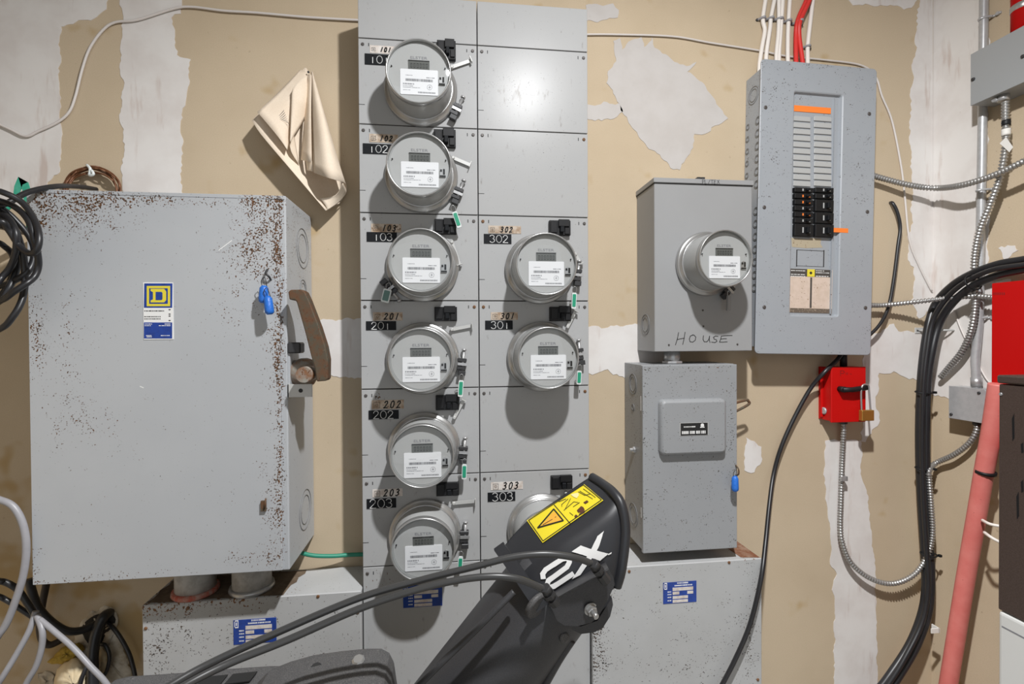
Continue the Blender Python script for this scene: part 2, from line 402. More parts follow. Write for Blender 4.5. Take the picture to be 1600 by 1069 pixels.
# ------------------------------------------------------------------ the room
XL, ZC, YF = -1.75, 3.0, -3.6
def mbox(*a): return MB().box(*a)
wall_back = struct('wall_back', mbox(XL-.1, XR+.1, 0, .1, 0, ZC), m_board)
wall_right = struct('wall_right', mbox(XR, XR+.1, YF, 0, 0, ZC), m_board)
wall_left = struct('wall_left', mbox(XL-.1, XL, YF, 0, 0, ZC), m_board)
struct('floor', mbox(XL-.1, XR+.1, YF, .1, -.1, 0), m_floor)
struct('ceiling', mbox(XL-.1, XR+.1, YF, .1, ZC, ZC+.1), m_ceil)

def ragged(poly, amp=2.2, step=5.0, seed=1, keep=()):
    """densify a pixel outline and roughen its edge"""
    rg = random.Random(seed); out = []; n = len(poly)
    for i in range(n):
        a = poly[i]; b = poly[(i+1) % n]; L = math.hypot(b[0]-a[0], b[1]-a[1]); k = max(1, int(L/step))
        straight = (i in keep)
        for j in range(k):
            t = j/k; x = a[0]+(b[0]-a[0])*t; y = a[1]+(b[1]-a[1])*t
            if not straight:
                w = amp*(.55*math.sin(x*.21+y*.17+seed)+.45*math.sin(x*.07-y*.11+seed*2))
                nx, ny = -(b[1]-a[1])/L, (b[0]-a[0])/L; w += rg.uniform(-amp, amp)*.75
                x += nx*w; y += ny*w
            out.append((x, y))
    return out
def patch(poly, seed, keep=(), amp=2.2, right=False, mat=None):
    pts = ragged(poly, amp, 4.5, seed, keep); mb = MB()
    if right:
        ps = [PR(x, y, 0.0) for x, y in pts]; n = len(ps)
        ar = sum(ps[i].y*ps[(i+1) % n].z-ps[(i+1) % n].y*ps[i].z for i in range(n))
        if ar > 0: ps = ps[::-1]
        v = [(XR-.0012, p.y, p.z) for p in ps]+[(XR+.001, p.y, p.z) for p in ps]
        mb.add(v, [tuple(range(n))]+[(i, i+n, (i+1) % n+n, (i+1) % n) for i in range(n)])
        par = wall_right
    else:
        ps = [P(x, y, WALL) for x, y in pts]
        mb.prism([(p.x, p.z) for p in ps], -.0012, .001); par = wall_back
    link('joint_compound_patch', mb.mesh('joint_compound_patch'), mat or m_mud, par)
patch([(-60,-30),(172,-30),(166,14),(142,32),(118,34),(95,42),(93,130),(95,200),(97,240),(92,268),(76,286),(60,320),(-60,330)], 1)
patch([(188,-30),(282,-30),(283,22),(270,28),(277,85),(298,93),(292,160),(283,175),(285,240),(282,290),(290,330),(195,330),(190,260),(196,230),(188,180),(193,130),(188,100),(192,50)], 2)
patch([(958,64),(968,60),(972,78),(986,62),(1002,58),(1006,74),(1020,58),(1022,75),(1040,85),(1062,101),(1072,102),(1088,97),(1082,107),(1074,112),(1100,132),(1117,158),(1138,186),(1128,193),(1112,200),(1106,208),(1086,210),(1081,230),(1072,250),(1062,266),(1048,262),(1034,246),(1010,230),(993,208),(976,180),(961,150),(948,130),(950,112),(962,96)], 3, amp=1.6, mat=m_mudp)
patch([(915,8),(956,8),(966,16),(964,26),(948,34),(915,33)], 4, mat=m_mudp)
patch([(915,164),(948,160),(966,162),(974,176),(958,184),(940,188),(915,184)], 5, mat=m_mudp)
patch([(915,508),(945,512),(1002,506),(1060,512),(1060,560),(1000,572),(976,592),(950,580),(915,585)], 6)
patch([(490,498),(520,500),(600,497),(600,592),(545,590),(512,586),(486,545)], 7)
patch([(1437,-30),(1457,-30),(1457,500),(1448,486),(1436,498),(1424,470),(1431,432),(1417,402),(1425,330),(1425,270),(1421,200),(1425,130),(1431,60)], 8, keep=(0,1))
patch([(1350,530),(1395,507),(1408,520),(1457,516),(1457,616),(1436,596),(1410,590),(1396,580),(1380,586),(1372,583),(1372,602),(1367,625),(1374,662),(1352,690),(1346,690)], 9, keep=(3,))
patch([(1289,688),(1346,688),(1345,740),(1356,780),(1360,830),(1367,880),(1368,940),(1372,1110),(1302,1110),(1304,940),(1300,922),(1307,898),(1297,882),(1299,850),(1293,800),(1288,760)], 10, amp=1.4)
patch([(1166,683),(1189,698),(1190,722),(1173,740),(1163,735)], 11)
patch([(1318,-10),(1432,-10),(1428,8),(1412,15),(1396,8),(1376,10),(1352,6),(1332,9)], 12)
patch([(1457,-30),(1546,-30),(1540,40),(1547,70),(1541,150),(1544,200),(1540,300),(1547,345),(1543,385),(1546,440),(1580,436),(1580,560),(1549,606),(1500,628),(1480,622),(1457,616)], 14, keep=(15,), right=True, amp=1.6)
patch([(1560,386),(1580,384),(1592,392),(1584,398),(1570,408),(1566,396)], 15, right=True)

# the lamp that lights the wall, above the frame
lt = thing('ceiling_lamp', 'bare bulb in a white ceiling socket above the frame', 'lamp', (LAMP.x, LAMP.y, ZC-.15))
part('canopy', MB().lathe([(.055,0),(.055,.018),(.045,.03)], (LAMP.x, LAMP.y, ZC), (0,0,-1), 24), m_white, lt)
part('socket', MB().lathe([(.024,.03),(.026,.09)], (LAMP.x, LAMP.y, ZC), (0,0,-1), 20), m_white, lt)
part('bulb', MB().lathe([(.014,.09),(.018,.11),(.034,.15),(.040,.19),(.033,.222),(.004,.236)], (LAMP.x, LAMP.y, ZC), (0,0,-1), 20), bulb_mat(), lt)

# ------------------------------------------------------------------ shared bits
def rect(mb, px0, py0, px1, py1, D, th):      # an upright plate over a pixel rectangle, its back at D
    a = P(px0, (py0+py1)/2, D); b = P(px1, (py0+py1)/2, D); c = P((px0+px1)/2, py0, D); d = P((px0+px1)/2, py1, D)
    mb.box(a.x, b.x, Y(D)-th, Y(D), d.z, c.z); return mb
_screw = {}
def screw_mesh(r):
    if r not in _screw:
        mb = MB().lathe([(r,0),(r,.0012),(r*.7,.0022)], n=12, smooth=False); mb.box(-r*.8, r*.8, -.0026, -.0021, -r*.14, r*.14)
        _screw[r] = mb.mesh('screw')
    return _screw[r]
m_screw = MAT('dark screw head', (.10,.09,.085), .5, .3)
m_screwr = MAT('rusty screw head', (.16,.075,.03), .7)
def screw(parent, p, r=.0042, rusty=False, rot=0.0):
    me = screw_mesh(r); key = ('r', r)
    if rusty:
        if key not in _screw: _screw[key] = me.copy(); _screw[key].materials.clear()
        me = _screw[key]
    o = link('screw', me, m_screwr if rusty else m_screw, parent); o.location = Vector(p)-wloc(parent); o.rotation_euler = (0, rot, 0); return o
def knock(mb, c, axis, r):                    # round knock-out scored in a box side
    for k in (1.0, .72): mb.lathe([(r*k,-.0005),(r*k,.0012),(r*k-.0018,.0012),(r*k-.0018,-.0005)], c, axis, 24, True, False, False)
    return mb
DIG = {'0': [(.5,1.4),(.2,1.2),(.08,.7),(.2,.15),(.5,0),(.8,.15),(.92,.7),(.8,1.2),(.5,1.4)], '1': [(.62,1.4),(.42,0)],
       '2': [(.1,1.05),(.3,1.36),(.7,1.34),(.82,1.0),(.25,.12),(.08,.02),(.95,.06)], '3': [(.1,1.3),(.5,1.42),(.82,1.15),(.6,.8),(.35,.75),(.72,.65),(.86,.32),(.5,0),(.08,.1)]}
ENG = {'0': [(.5+.5*math.cos(t), .7+.7*math.sin(t)) for t in [2*PI*k/20 for k in range(21)]], '1': [(.25,1.15),(.5,1.4),(.5,0)],
       '2': [(.06,1.02),(.16,1.27),(.42,1.4),(.72,1.34),(.88,1.08),(.78,.80),(.0,0),(.95,0)], '3': [(.06,1.22),(.3,1.4),(.62,1.38),(.82,1.18),(.80,.92),(.58,.76),(.35,.76),(.66,.72),(.90,.50),(.86,.20),(.6,.02),(.3,0),(.04,.2)]}
def scrawl(mb, s, x, z, h, y0, y1, w=.0011, slant=.25, pitch=.9):
    k = h/1.4
    for i, ch in enumerate(s):
        mb.ribbon([(x+(i*pitch+px*.75+py*slant)*k, z+py*k) for px, py in DIG[ch]], w, y0, y1)
    return mb
def dashes(mb, x0, x1, z, h, y, n, seed=0, th=.0002):  # a row of print too fine to read
    rg = random.Random(seed); x = x0; u = (x1-x0)/n
    while x < x1-u*.3:
        w = u*rg.uniform(.45, .85); mb.box(x, min(x+w, x1), y-th, y, z-h/2, z+h/2); x += u
    return mb

# ------------------------------------------------------------------ meter cabinets
SD = 1.30; SY = Y(SD)
CX = [-.2329, .0692, .3651]
CZ = [1.45+z for z in (.7604, .5432, .3187, .0949, -.1319, -.3572, -.5884)]
ZTOP = P(800, 5, SD).z
def cabinet(name, label, x0, x1, loc):
    c = thing(name, label, 'cabinet', (loc, SY/2, 0))
    part('body', MB().box(x0+.001, x1-.001, SY+.007, -.002, 0, ZTOP), m_stack, c, .001)
    part('backing', MB().box(x0+.003, x1-.003, SY+.004, SY+.0075, .004, ZTOP-.003), m_hole, c)
    zs = [ZTOP]+CZ+[.42, .0]
    for i in range(len(zs)-1):
        g = .0013
        p = part('panel', MB().box(x0+g, x1-g, SY, SY+.006, zs[i+1]+g, zs[i]-g), m_stack, c, .0008)
        if 0 < i < 8:
            rr = random.Random(int(x0*1000)+i)
            screw(p, (x0+.012, SY, zs[i]-.016), .0042, rr.random() < .3, rr.uniform(0, 3)); screw(p, (x1-.012, SY, zs[i]-.016), .0042, rr.random() < .35, rr.uniform(0, 3))
            for xa in (x0+.026, x1-.028): part('slot', MB().box(xa, xa+.002, SY-.0004, SY, zs[i]-.020, zs[i]-.012), m_black, p)
            if i < 7: zt = zs[i]-.168; part('slot', MB().box(x0+.001, x0+.016, SY-.0003, SY, zt-.0007, zt+.0007), m_black, p)
    return c
cabL = cabinet('meter_cabinet', 'tall light grey cabinet full of six meters, left one of the two', CX[0], CX[1], (CX[0]+CX[1])/2)
cabR = cabinet('meter_cabinet', 'tall light grey cabinet with three meters and blank panels at the top', CX[1], CX[2], (CX[1]+CX[2])/2)
# the photo's top blank panel of the left cabinet ends level with the right one

UNITS = {  # number: (cabinet, breaker rect, plate rect, strip rect, latch bar, clean strip)
 '101': (cabL, (683,67,712,96), (570,85,612,102), (578,72,622,84), ((706,107),(735,97)), 1),
 '102': (cabL, (678,205,712,232), (567,225,612,241), (577,210,622,223), ((708,248),(734,259)), 0),
 '103': (cabL, (679,344,713,367), (573,363,620,378), (580,350,627,363), ((706,379),(718,414)), 0),
 '201': (cabL, (679,480,714,502), (572,502,619,516), (583,488,629,501), ((706,515),(737,509)), 0),
 '202': (cabL, (681,617,717,640), (576,641,623,655), (581,625,631,639), ((710,652),(724,625)), 0),
 '203': (cabL, (682,753,717,773), (573,779,619,794), (582,764,629,776), ((709,785),(742,782)), 1),
 '302': (cabR, (857,346,890,369), (756,366,799,381), (763,353,814,365), ((898,398),(906,412)), 0),
 '301': (cabR, (858,480,891,502), (758,501,801,515), (767,488,809,500), ((886,511),(898,487)), 0),
 '303': (cabR, (860,742,893,763), (762,769,805,783), (767,753,817,765), ((884,770),(886,784)), 1)}
for num, (c, br, pl, st, (la, lb), clean) in UNITS.items():
    e = SY-.0012
    b = part('breaker', rect(MB(), *br, SD, .012), m_blackpl, c, .001)
    a0 = P(br[0], br[1], SD); a1 = P(br[2], br[3], SD); w = a1.x-a0.x; h = a0.z-a1.z
    rb = MB().box(a0.x+w*.05, a0.x+w*.36, SY-.015, SY-.011, a1.z+h*.15, a0.z-h*.1).box(a0.x+w*.42, a0.x+w*.93, SY-.018, SY-.011, a0.z-h*.42, a0.z+h*.06)
    rb.box(a0.x+w*.72, a0.x+w*.95, SY-.016, SY-.011, a1.z+h*.06, a0.z-h*.5)
    part('shroud', rb, m_blackpl, b, .0008)
    part('toggle', MB().box(a0.x+w*.48, a0.x+w*.66, SY-.024, SY-.011, a1.z+h*.16, a0.z-h*.45), m_plate, b, .001)
    n = part('number_plate', rect(MB(), *pl, SD, .0015), m_plate, c)
    q0 = P(pl[0], pl[1], SD); q1 = P(pl[2], pl[3], SD); zc = (q0.z+q1.z)/2; xc = (q0.x+q1.x)/2
    hh = (q0.z-q1.z)*.80; eng = MB()
    for i, ch in enumerate(num):
        ux = hh*.95; x_ = xc-.5*ux*2.75+i*ux*.95+(.004 if num[0] != '2' else 0)
        eng.ribbon([(x_+(.5 if ch == '1' else a)*ux*.78, zc-hh/2+b_/1.4*hh) for a, b_ in ENG[ch]], .0015, SY-.0018, SY-.0015)
    part('lettering', eng, m_white, n)
    s = part('name_strip', rect(MB(), *st, SD, .001), m_stripw if clean else m_strip, c)
    q0 = P(st[0], st[1], SD); q1 = P(st[2], st[3], SD); h = q0.z-q1.z
    ink = MB(); e0, e1 = SY-.0013, SY-.001
    hh = h*.72; zb = q1.z+h*.14
    scrawl(ink, num, q0.x+(q1.x-q0.x)*.36, zb, hh, e0, e1, .0030, .22, 1.25)
    lx = q0.x+(q1.x-q0.x)*.06; k = h*.62
    for a, bq in ((0, .12), (.30, .12)):
        r0, r1, z0, z1 = lx+a*k, lx+k-a*k, zb+a*k, zb+k-a*k; t = .0008
        ink.box(r0, r1, e0, e1, z0, z0+t).box(r0, r1, e0, e1, z1-t, z1).box(r0, r0+t, e0, e1, z0, z1).box(r1-t, r1, e0, e1, z0, z1)
    part('handwriting', ink, m_black, s)
    A = P(*la, SD); B = P(*lb, SD); d = (B-A).normalized(); nn = Vector((-d.z, 0, d.x))*.0042
    lt_ = MB(); lt_.prism([((A-d*.004+nn).x, (A-d*.004+nn).z), ((A-d*.004-nn).x, (A-d*.004-nn).z), ((B-nn).x, (B-nn).z), ((B+nn).x, (B+nn).z)], SY-.0075, SY-.0055)
    lt_.lathe([(.0045,0),(.0045,.010),(.003,.0115)], (A.x, SY, A.z), n=12)
    lt_.prism([((B+nn*1.8).x, (B+nn*1.8).z), ((B-nn*1.8).x, (B-nn*1.8).z), ((B-nn*1.8+d*.002).x, (B-nn*1.8+d*.002).z), ((B+nn*1.8+d*.002).x, (B+nn*1.8+d*.002).z)], SY-.016, SY-.0055)
    part('latch_bar', lt_, m_ringtan, c)

# ------------------------------------------------------------------ meters
def make_meter(name, label, loc):
    t = thing(name, label, 'meter', loc, 'round electricity meters')
    L = dict(local=True)
    part('base_ring', MB().lathe([(.076,0),(.0905,0),(.0925,.003),(.0925,.010),(.0895,.013),(.084,.0135),(.0825,.020),(.079,.022),(.076,.018)], n=48, cap0=False, cap1=False), m_chrome, t, **L)
    part('housing', MB().lathe([(.0795,.002),(.0785,.03),(.0765,.0845),(.0745,.0900),(.0725,.0900),(.0700,.089)], n=48, cap0=False, cap1=False), m_body, t, **L)
    f = part('dial_face', MB().lathe([(.0712,.082),(.0712,.0895),(.0702,.0905)], n=48, cap0=False), m_face, t, **L)
    y = -.0906
    part('rim', MB().lathe([(.0765,.0835),(.0778,.086),(.0774,.098),(.0760,.1010),(.0742,.1014),(.0734,.099),(.0734,.088),(.0740,.0835)], n=48, cap0=False, cap1=False), m_chrome, t, **L)
    part('glass', MB().lathe([(.0738,.0985),(.06,.1015),(.035,.1035),(.012,.1042),(.001,.1043)], n=48, cap0=False), m_clear, t, **L)
    part('display', MB().box(-.0245, .0255, y-.001, y, .0062, .0275), m_lcd, t, **L)
    dg = MB()
    for i in range(6):
        x = -.019+i*.0072; a = y-.0013; b = y-.001; s = .0042; hh = .0105; z0 = .0112
        for (q0, q1, q2, q3) in ((0,s,0,.0011),(0,s,hh-.0011,hh),(0,.0010,0,hh),(s-.0010,s,0,hh)): dg.box(x+q0, x+q1, a, b, z0+q2, z0+q3)
    dg.box(-.0245, .0255, y-.0022, y, .0272, .0288)
    part('display_digits', dg, m_lcdd, t, **L)
    part('maker_lettering', letters(MB(), 'ELSTER', .0005, .0355, y-.0003, .0062, .040), m_printl, t, **L)
    c = part('label_card', MB().rrect(-.0435, .0455, y-.0015, y, -.0530, .0072, .0025, 3), m_card, t, **L)
    y2 = y-.0017; p = MB(); th = .0002
    rg = random.Random(3); x = -.031
    while x < .033:
        w = rg.choice((.0005, .0009, .0013)); p.box(x, x+w, y2, y2+th, -.0215, -.0155); x += w+rg.choice((.0005, .0008))
    x = -.002
    while x < .0395:
        w = rg.choice((.0005, .0009)); p.box(x, x+w, y2, y2+th, -.0490, -.0455); x += w+.0006
    part('barcode', p, m_print, t, **L)
    q = MB(); dashes(q, -.031, -.014, -.0075, .0014, y2+th, 7, 1); dashes(q, .018, .038, -.0115, .002, y2+th, 6, 2)
    dashes(q, -.037, -.009, -.0280, .0034, y2+th, 7, 3); dashes(q, -.037, -.013, -.0330, .0016, y2+th, 9, 4); dashes(q, -.037, .004, -.0365, .0013, y2+th, 14, 5); dashes(q, -.037, -.019, -.0425, .0013, y2+th, 7, 6)
    q.lathe([(.0062,0),(.0062,.0003),(.0056,.0003),(.0056,0)], (.0255, y2+.0002, -.034), n=20, cap0=False, cap1=False); q.box(.0225, .0285, y2, y2+th, -.0345, -.0335).box(.025, .026, y2, y2+th, -.0375, -.0305)
    part('card_print', q, m_printl, t, **L)
    o = MB().box(.0475, .0625, y-.003, y, -.0265, -.0235); 
    o.lathe([(.0066,0),(.0066,.003)], (.0548, y, -.0125), n=16); o.box(.0482, .0614, y-.003, y, -.0245, -.0125)
    o = part('optical_port', o, m_zinc, t, **L)
    part('port_lens', MB().box(.0560, .0605, y-.0038, y-.003, -.0215, -.0085).box(.0490, .0535, y-.0038, y-.003, -.0150, -.0095).box(.048, .062, y-.0036, y-.002, -.0268, -.0235), m_blackpl, t, **L)
    part('pin', MB().lathe([(.0018,0),(.0014,.004)], (-.0635, y, .012), n=8).lathe([(.0018,0),(.0014,.004)], (.0625, y, .013), n=8), m_blackpl, t, **L)
    return t
def hasp_parts(ang):
    a = math.radians(ang); R = Matrix.Rotation(-a, 4, 'Y')   # built at three o'clock, swung round the ring
    def rot(mb): mb.v = [tuple(R @ Vector(v)) for v in mb.v]; return mb
    lug = MB().box(.089, .112, -.016, -.001, .001, .010).box(.089, .110, -.016, -.001, -.020, -.011).box(.094, .112, -.020, -.004, -.034, -.022)
    bolt = MB().cyl((.103, -.010, -.028), (.103, -.010, .030), .0036, 10).cyl((.103, -.010, .030), (.103, -.010, .0345), .0062, 10).box(.090, .114, -.018, -.002, -.0085, -.0015)
    return rot(lug), rot(bolt)
m_lug = MAT('dark lug steel', (.045,.045,.047), .45, .3)
def copy_tree(o, parent=None):
    c = o.copy(); COL.objects.link(c); c.parent = parent
    for ch in o.children: copy_tree(ch, c)
    return c
PLACE = {'101': 'topmost of the tall cabinet of six', '102': 'second from the top of six', '103': 'third from the top of six', '201': 'fourth from the top of six', '202': 'fifth from the top of six', '203': 'lowest of six, behind the control cables', '302': 'upper of the right cabinet', '301': 'second of the right cabinet', '303': '', 'house': ''}
BASES = {'101': (658,143), '102': (659,277), '103': (661,416), '201': (661,560), '202': (663,699), '203': (664.5,834), '302': (843,421), '301': (846,557), '303': (846,824)}
proto = None; METERS = {}
HASP = {'101': -25, '102': -22, '103': -141, '201': -6, '202': -5, '203': -2, '302': -6, '301': 6, '303': -5, 'house': -46}
for num, (px, py) in list(BASES.items())+[('house', (1102,413))]:
    loc = P(px, py, SD); lab = 'round glass electricity meter by the %s plate, %s' % (num, PLACE[num])
    if num == 'house': lab = 'round glass electricity meter on the HOUSE box'
    if num == '303': lab = 'round electricity meter below the 303 plate, half hidden by the black chute'
    if proto is None: o = proto = make_meter('electricity_meter', lab, loc)
    else: o = copy_tree(proto); o.location = loc; o['label'] = lab
    METERS[num] = o
for num, o in METERS.items():
    lug, bolt = hasp_parts(HASP[num])
    part('locking_lug', lug, m_lug, o, .001, local=True); part('lug_bolt', bolt, m_zinc, o, local=True)
METERS['house'].scale = (.95, 1.05, .95)

# ------------------------------------------------------------------ seal tags
def seal_tag(px, py, tilt, D, label, green=True, w=.0062, h=.021, up=.016, mcore=None):
    c = P(px, py, D); R = Matrix.Rotation(math.radians(tilt), 4, 'Y')
    t = thing('seal_tag', label, 'seal', c-Vector((0, 0, h)), 'plastic meter seals'); t.rotation_euler = (0, math.radians(tilt), 0)
    part('sleeve', MB().rrect(-w, w, -.0030, .0030, 0, 2*h, .003, 3), m_clearp if green else m_lead, t, local=True)
    part('core', MB().rrect(-w*.72, w*.72, -.0042, -.0028, h*.25, 2*h-.004, .002, 3), (mcore or m_green) if green else m_lead, t, local=True)
    part('wire', MB().tube(cr([(-.003, 0, 2*h-.004), (-.006, -.004, 2*h+up*.6), (0, -.006, 2*h+up), (.005, -.004, 2*h+up*.6), (.003, 0, 2*h-.004)], 4), .0007, 6), m_zinc, t, local=True)
m_teal = MAT('dull teal tag', (.10,.20,.18), .5)
TD = 1.272
seal_tag(718, 343, -18, TD, 'green seal tag hanging below the second meter from the top, unit 102')
seal_tag(601, 462, 14, TD, 'dull teal seal tag at the lower left of the 103 meter', mcore=m_teal, w=.010, h=.017)
seal_tag(719, 607, 4, TD, 'green seal tag hanging below the fourth meter from the top, unit 201')
seal_tag(725, 737, 2, TD, 'green seal tag hanging below the fifth meter from the top, unit 202', h=.019)
seal_tag(718.5, 880, 4, TD, 'green seal tag hanging below the lowest full meter, just above the control cables, unit 203', h=.017)
seal_tag(896, 470, 3, TD, 'green seal tag hanging below the upper meter of the right cabinet, unit 302')
seal_tag(904, 590, 3, TD, 'green seal tag hanging below the second meter of the right cabinet, unit 301', h=.018)
seal_tag(1138, 474, 2, 1.272, 'grey seal tag hanging below the HOUSE meter', green=False, w=.0055, h=.021)
# ------------------------------------------------------------------ big disconnect switch at the left
DF = 1.217
bx0 = (P(50,293,DF).x+P(47,918,DF).x)/2; bx1 = (P(452,308,DF).x+P(447,889,DF).x)/2
bz1 = (P(50,293,DF).z+P(452,308,DF).z)/2; bz0 = (P(47,918,DF).z+P(445,889,DF).z)/2
sw = thing('disconnect_switch', 'large grey rust-flecked disconnect switch box with a rusty side handle', 'switch box', ((bx0+bx1)/2, Y(DF)/2, bz0))
part('body', MB().box(bx0, bx1, Y(DF), -.002, bz0, bz1), m_disc, sw, .003, seg=2)
dx1 = P(437,500,BD).x
dr = part('door', MB().box(bx0+.001, dx1, Y(BD), Y(DF)+.001, bz0+.003, bz1-.011), m_disc, sw, .0012)
part('door_hem', MB().box(bx0, bx1-.002, Y(DF)-.003, Y(DF)+.002, bz1-.010, bz1-.001), m_disc, sw, .001)
m_scoreshade = MAT('scored line shade', (.19,.19,.19), .6)  # dark grey puts the shade of the scored lines into the colour
for py, rr in ((389,.052), (795,.052), (455,.03)):
    part('knockout', knock(MB(), (bx1, Y(1.345), P(478,py,1.35).z), (1,0,0), rr), m_scoreshade, sw)
def dp(px, py, D=BD): p = P(px, py, D); return (p.x, p.z)
# name plate with the framed letter D
npl = part('nameplate', rect(MB(), 224.5, 441.5, 271, 530.5, BD, .0012), m_white, dr)
e = Y(BD)-.0012
part('plate_blue', MB().prism([dp(226,443), dp(270,443), dp(269.5,481), dp(225.5,481)], e-.0003, e), m_blue, sw)
blue = MB().prism([dp(225.5,504), dp(269.5,504), dp(269.5,529), dp(225.5,529)], e-.0003, e)
e2 = e-.0003
part('plate_blue', blue, m_blue, sw)
yel = MB()
for a, b, c2, d2 in ((230,447,266.5,450.6), (230,475,266.5,478.6), (230,450.6,233.6,475), (262.9,450.6,266.5,475)):
    yel.prism([dp(a,b), dp(c2,b), dp(c2,d2), dp(a,d2)], e2-.0003, e2)
s_ = .1029
Dp = [(205,210),(410,210),(440,250),(440,380),(410,415),(205,415),(205,385),(240,370),(240,260),(205,240)]
yel.prism([dp(215+x*s_, 430+z*s_) for x, z in Dp], e2-.0003, e2)
part('plate_emblem', yel, m_yellow, sw)
part('plate_counter', MB().prism([dp(215+x*s_, 430+z*s_) for x, z in ((282,255),(370,255),(385,270),(385,365),(370,380),(282,380))], e2-.0006, e2-.0003), m_blue, sw)
ink = MB()
for y_, x0, x1, n_, h_ in ((486,226,258,13,1.6), (495,226,252,12,1.4), (498.5,226,252,11,1.4)):
    a = P(x0, y_, BD); b = P(x1, y_, BD); dashes(ink, a.x, b.x, a.z, h_*BD/FPX, e, n_, int(y_))
for y_ in (484,491,494,501): a = P(264, y_, BD); ink.box(a.x, a.x+.004, e-.0002, e, a.z-.0012, a.z+.0012)
part('plate_print', ink, m_black, sw)
ink = MB()
for y_, x0, x1, n_ in ((506.5,227,239,6), (509,227,237,5), (506.5,258,268,5), (509,249,268,8), (524.5,229,238,5), (524.5,252,266,6), (526.5,230,238,4)):
    a = P(x0, y_, BD); b = P(x1, y_, BD); dashes(ink, a.x, b.x, a.z, 1.2*BD/FPX, e2, n_, int(y_*3+x0))
part('plate_print_white', ink, m_white, sw)
# handle on the right side
s_ = .2806
def hp(x, z, D=1.19): p = P(370+x*s_, 390+z*s_, D); return (p.x, p.z)
arm = MB().prism([hp(*q) for q in ((300,240),(312,228),(375,226),(392,238),(412,280),(470,430),(505,540),(518,610),(517,715),(508,728),(456,732),(446,660),(425,590),(395,470),(345,292),(335,284),(306,282))], Y(1.205), Y(1.172))
part('handle', arm, m_rust, sw, .004, seg=2)
hub = P(482, 582, 1.25)
part('handle_hub', MB().lathe([(.030,-.004),(.030,.012),(.034,.020),(.035,.036),(.030,.050),(.020,.056)], (bx1-.002, Y(1.255), hub.z), (1,0,0), 24).cyl((bx1+.050, Y(1.25), hub.z), (bx1+.050, Y(1.17), hub.z), .018, 20), m_hub, sw)
part('handle_stop', MB().box(bx1, bx1+.03, Y(1.25), Y(1.215), P(480,552,1.22).z, P(480,535,1.22).z), m_lug, sw, .003)
part('hub_plate', MB().box(bx1-.001, bx1+.004, Y(1.33), Y(1.222), P(470,612,1.25).z, P(470,538,1.25).z), m_disc, sw, .001)
tb = P(468, 600, 1.22); tb2 = P(486, 620, 1.22)
part('padlock_tab', MB().box(bx1, tb2.x+.004, Y(1.218), Y(1.215), tb2.z, tb.z).box(bx1, bx1+.003, Y(1.25), Y(1.215), tb2.z, tb.z), m_ringtan, sw, .0006)
part('tab_hole', MB().lathe([(.005,0),(.005,.0003)], ((bx1+tb2.x)/2+.004, Y(1.215), (tb.z+tb2.z)/2), n=12), m_black, sw)
ct = P(413, 790, BD)
part('door_catch', MB().box(ct.x-.006, ct.x+.005, Y(BD)-.006, Y(BD), ct.z-.012, ct.z+.012).cyl((ct.x+.002, Y(BD)-.007, ct.z-.006), (ct.x+.006, Y(BD)-.007, ct.z+.018), .002, 8), m_rust, sw)
hk = P(421, 428, BD)
part('hasp', MB().tube(cr([(hk.x-.004, Y(BD), hk.z+.010), (hk.x-.004, Y(BD)-.012, hk.z), (hk.x+.003, Y(BD)-.012, hk.z-.008), (hk.x+.003, Y(BD), hk.z-.014)], 5), .0025, 8), m_lug, sw)
scr = MB()
for (xa, ya, xb, yb) in ((342,391,362,376), (219,604,224,606)):
    a = dp(xa, ya); b = dp(xb, yb); scr.ribbon([a, b], .0018, Y(BD)-.0002, Y(BD))
part('scratch', scr, m_white, dr)
def blue_seal(px, py, tilt, D, label, h=.020, w=.0105):
    c = P(px, py, D); t = thing('blue_seal', label, 'seal', c-Vector((0, 0, h)), 'blue twist seals'); t.rotation_euler = (0, math.radians(tilt), 0)
    part('shell', MB().lathe([(w*.55,0),(w*.95,.004),(w,.010),(w*.9,2*h-.006),(w*.5,2*h)], (0,0,0), (0,0,1), 14), m_seal, t, local=True)
    part('wire', MB().tube(cr([(-.004, 0, 2*h-.003), (-.006, -.003, 2*h+.010), (.002, -.004, 2*h+.018), (.006, 0, 2*h-.003)], 4), .0009, 6), m_lug, t, local=True)
blue_seal(411, 460, 4, 1.188, 'upper left blue plastic seal hanging on the big switch door')
blue_seal(421.5, 477, -6, 1.178, 'lower right blue plastic seal hanging on the big switch door', .021, .010)
blue_seal(1148.5, 756, 0, 1.262, 'blue plastic seal on the right edge of the small safety switch', .021, .0095)

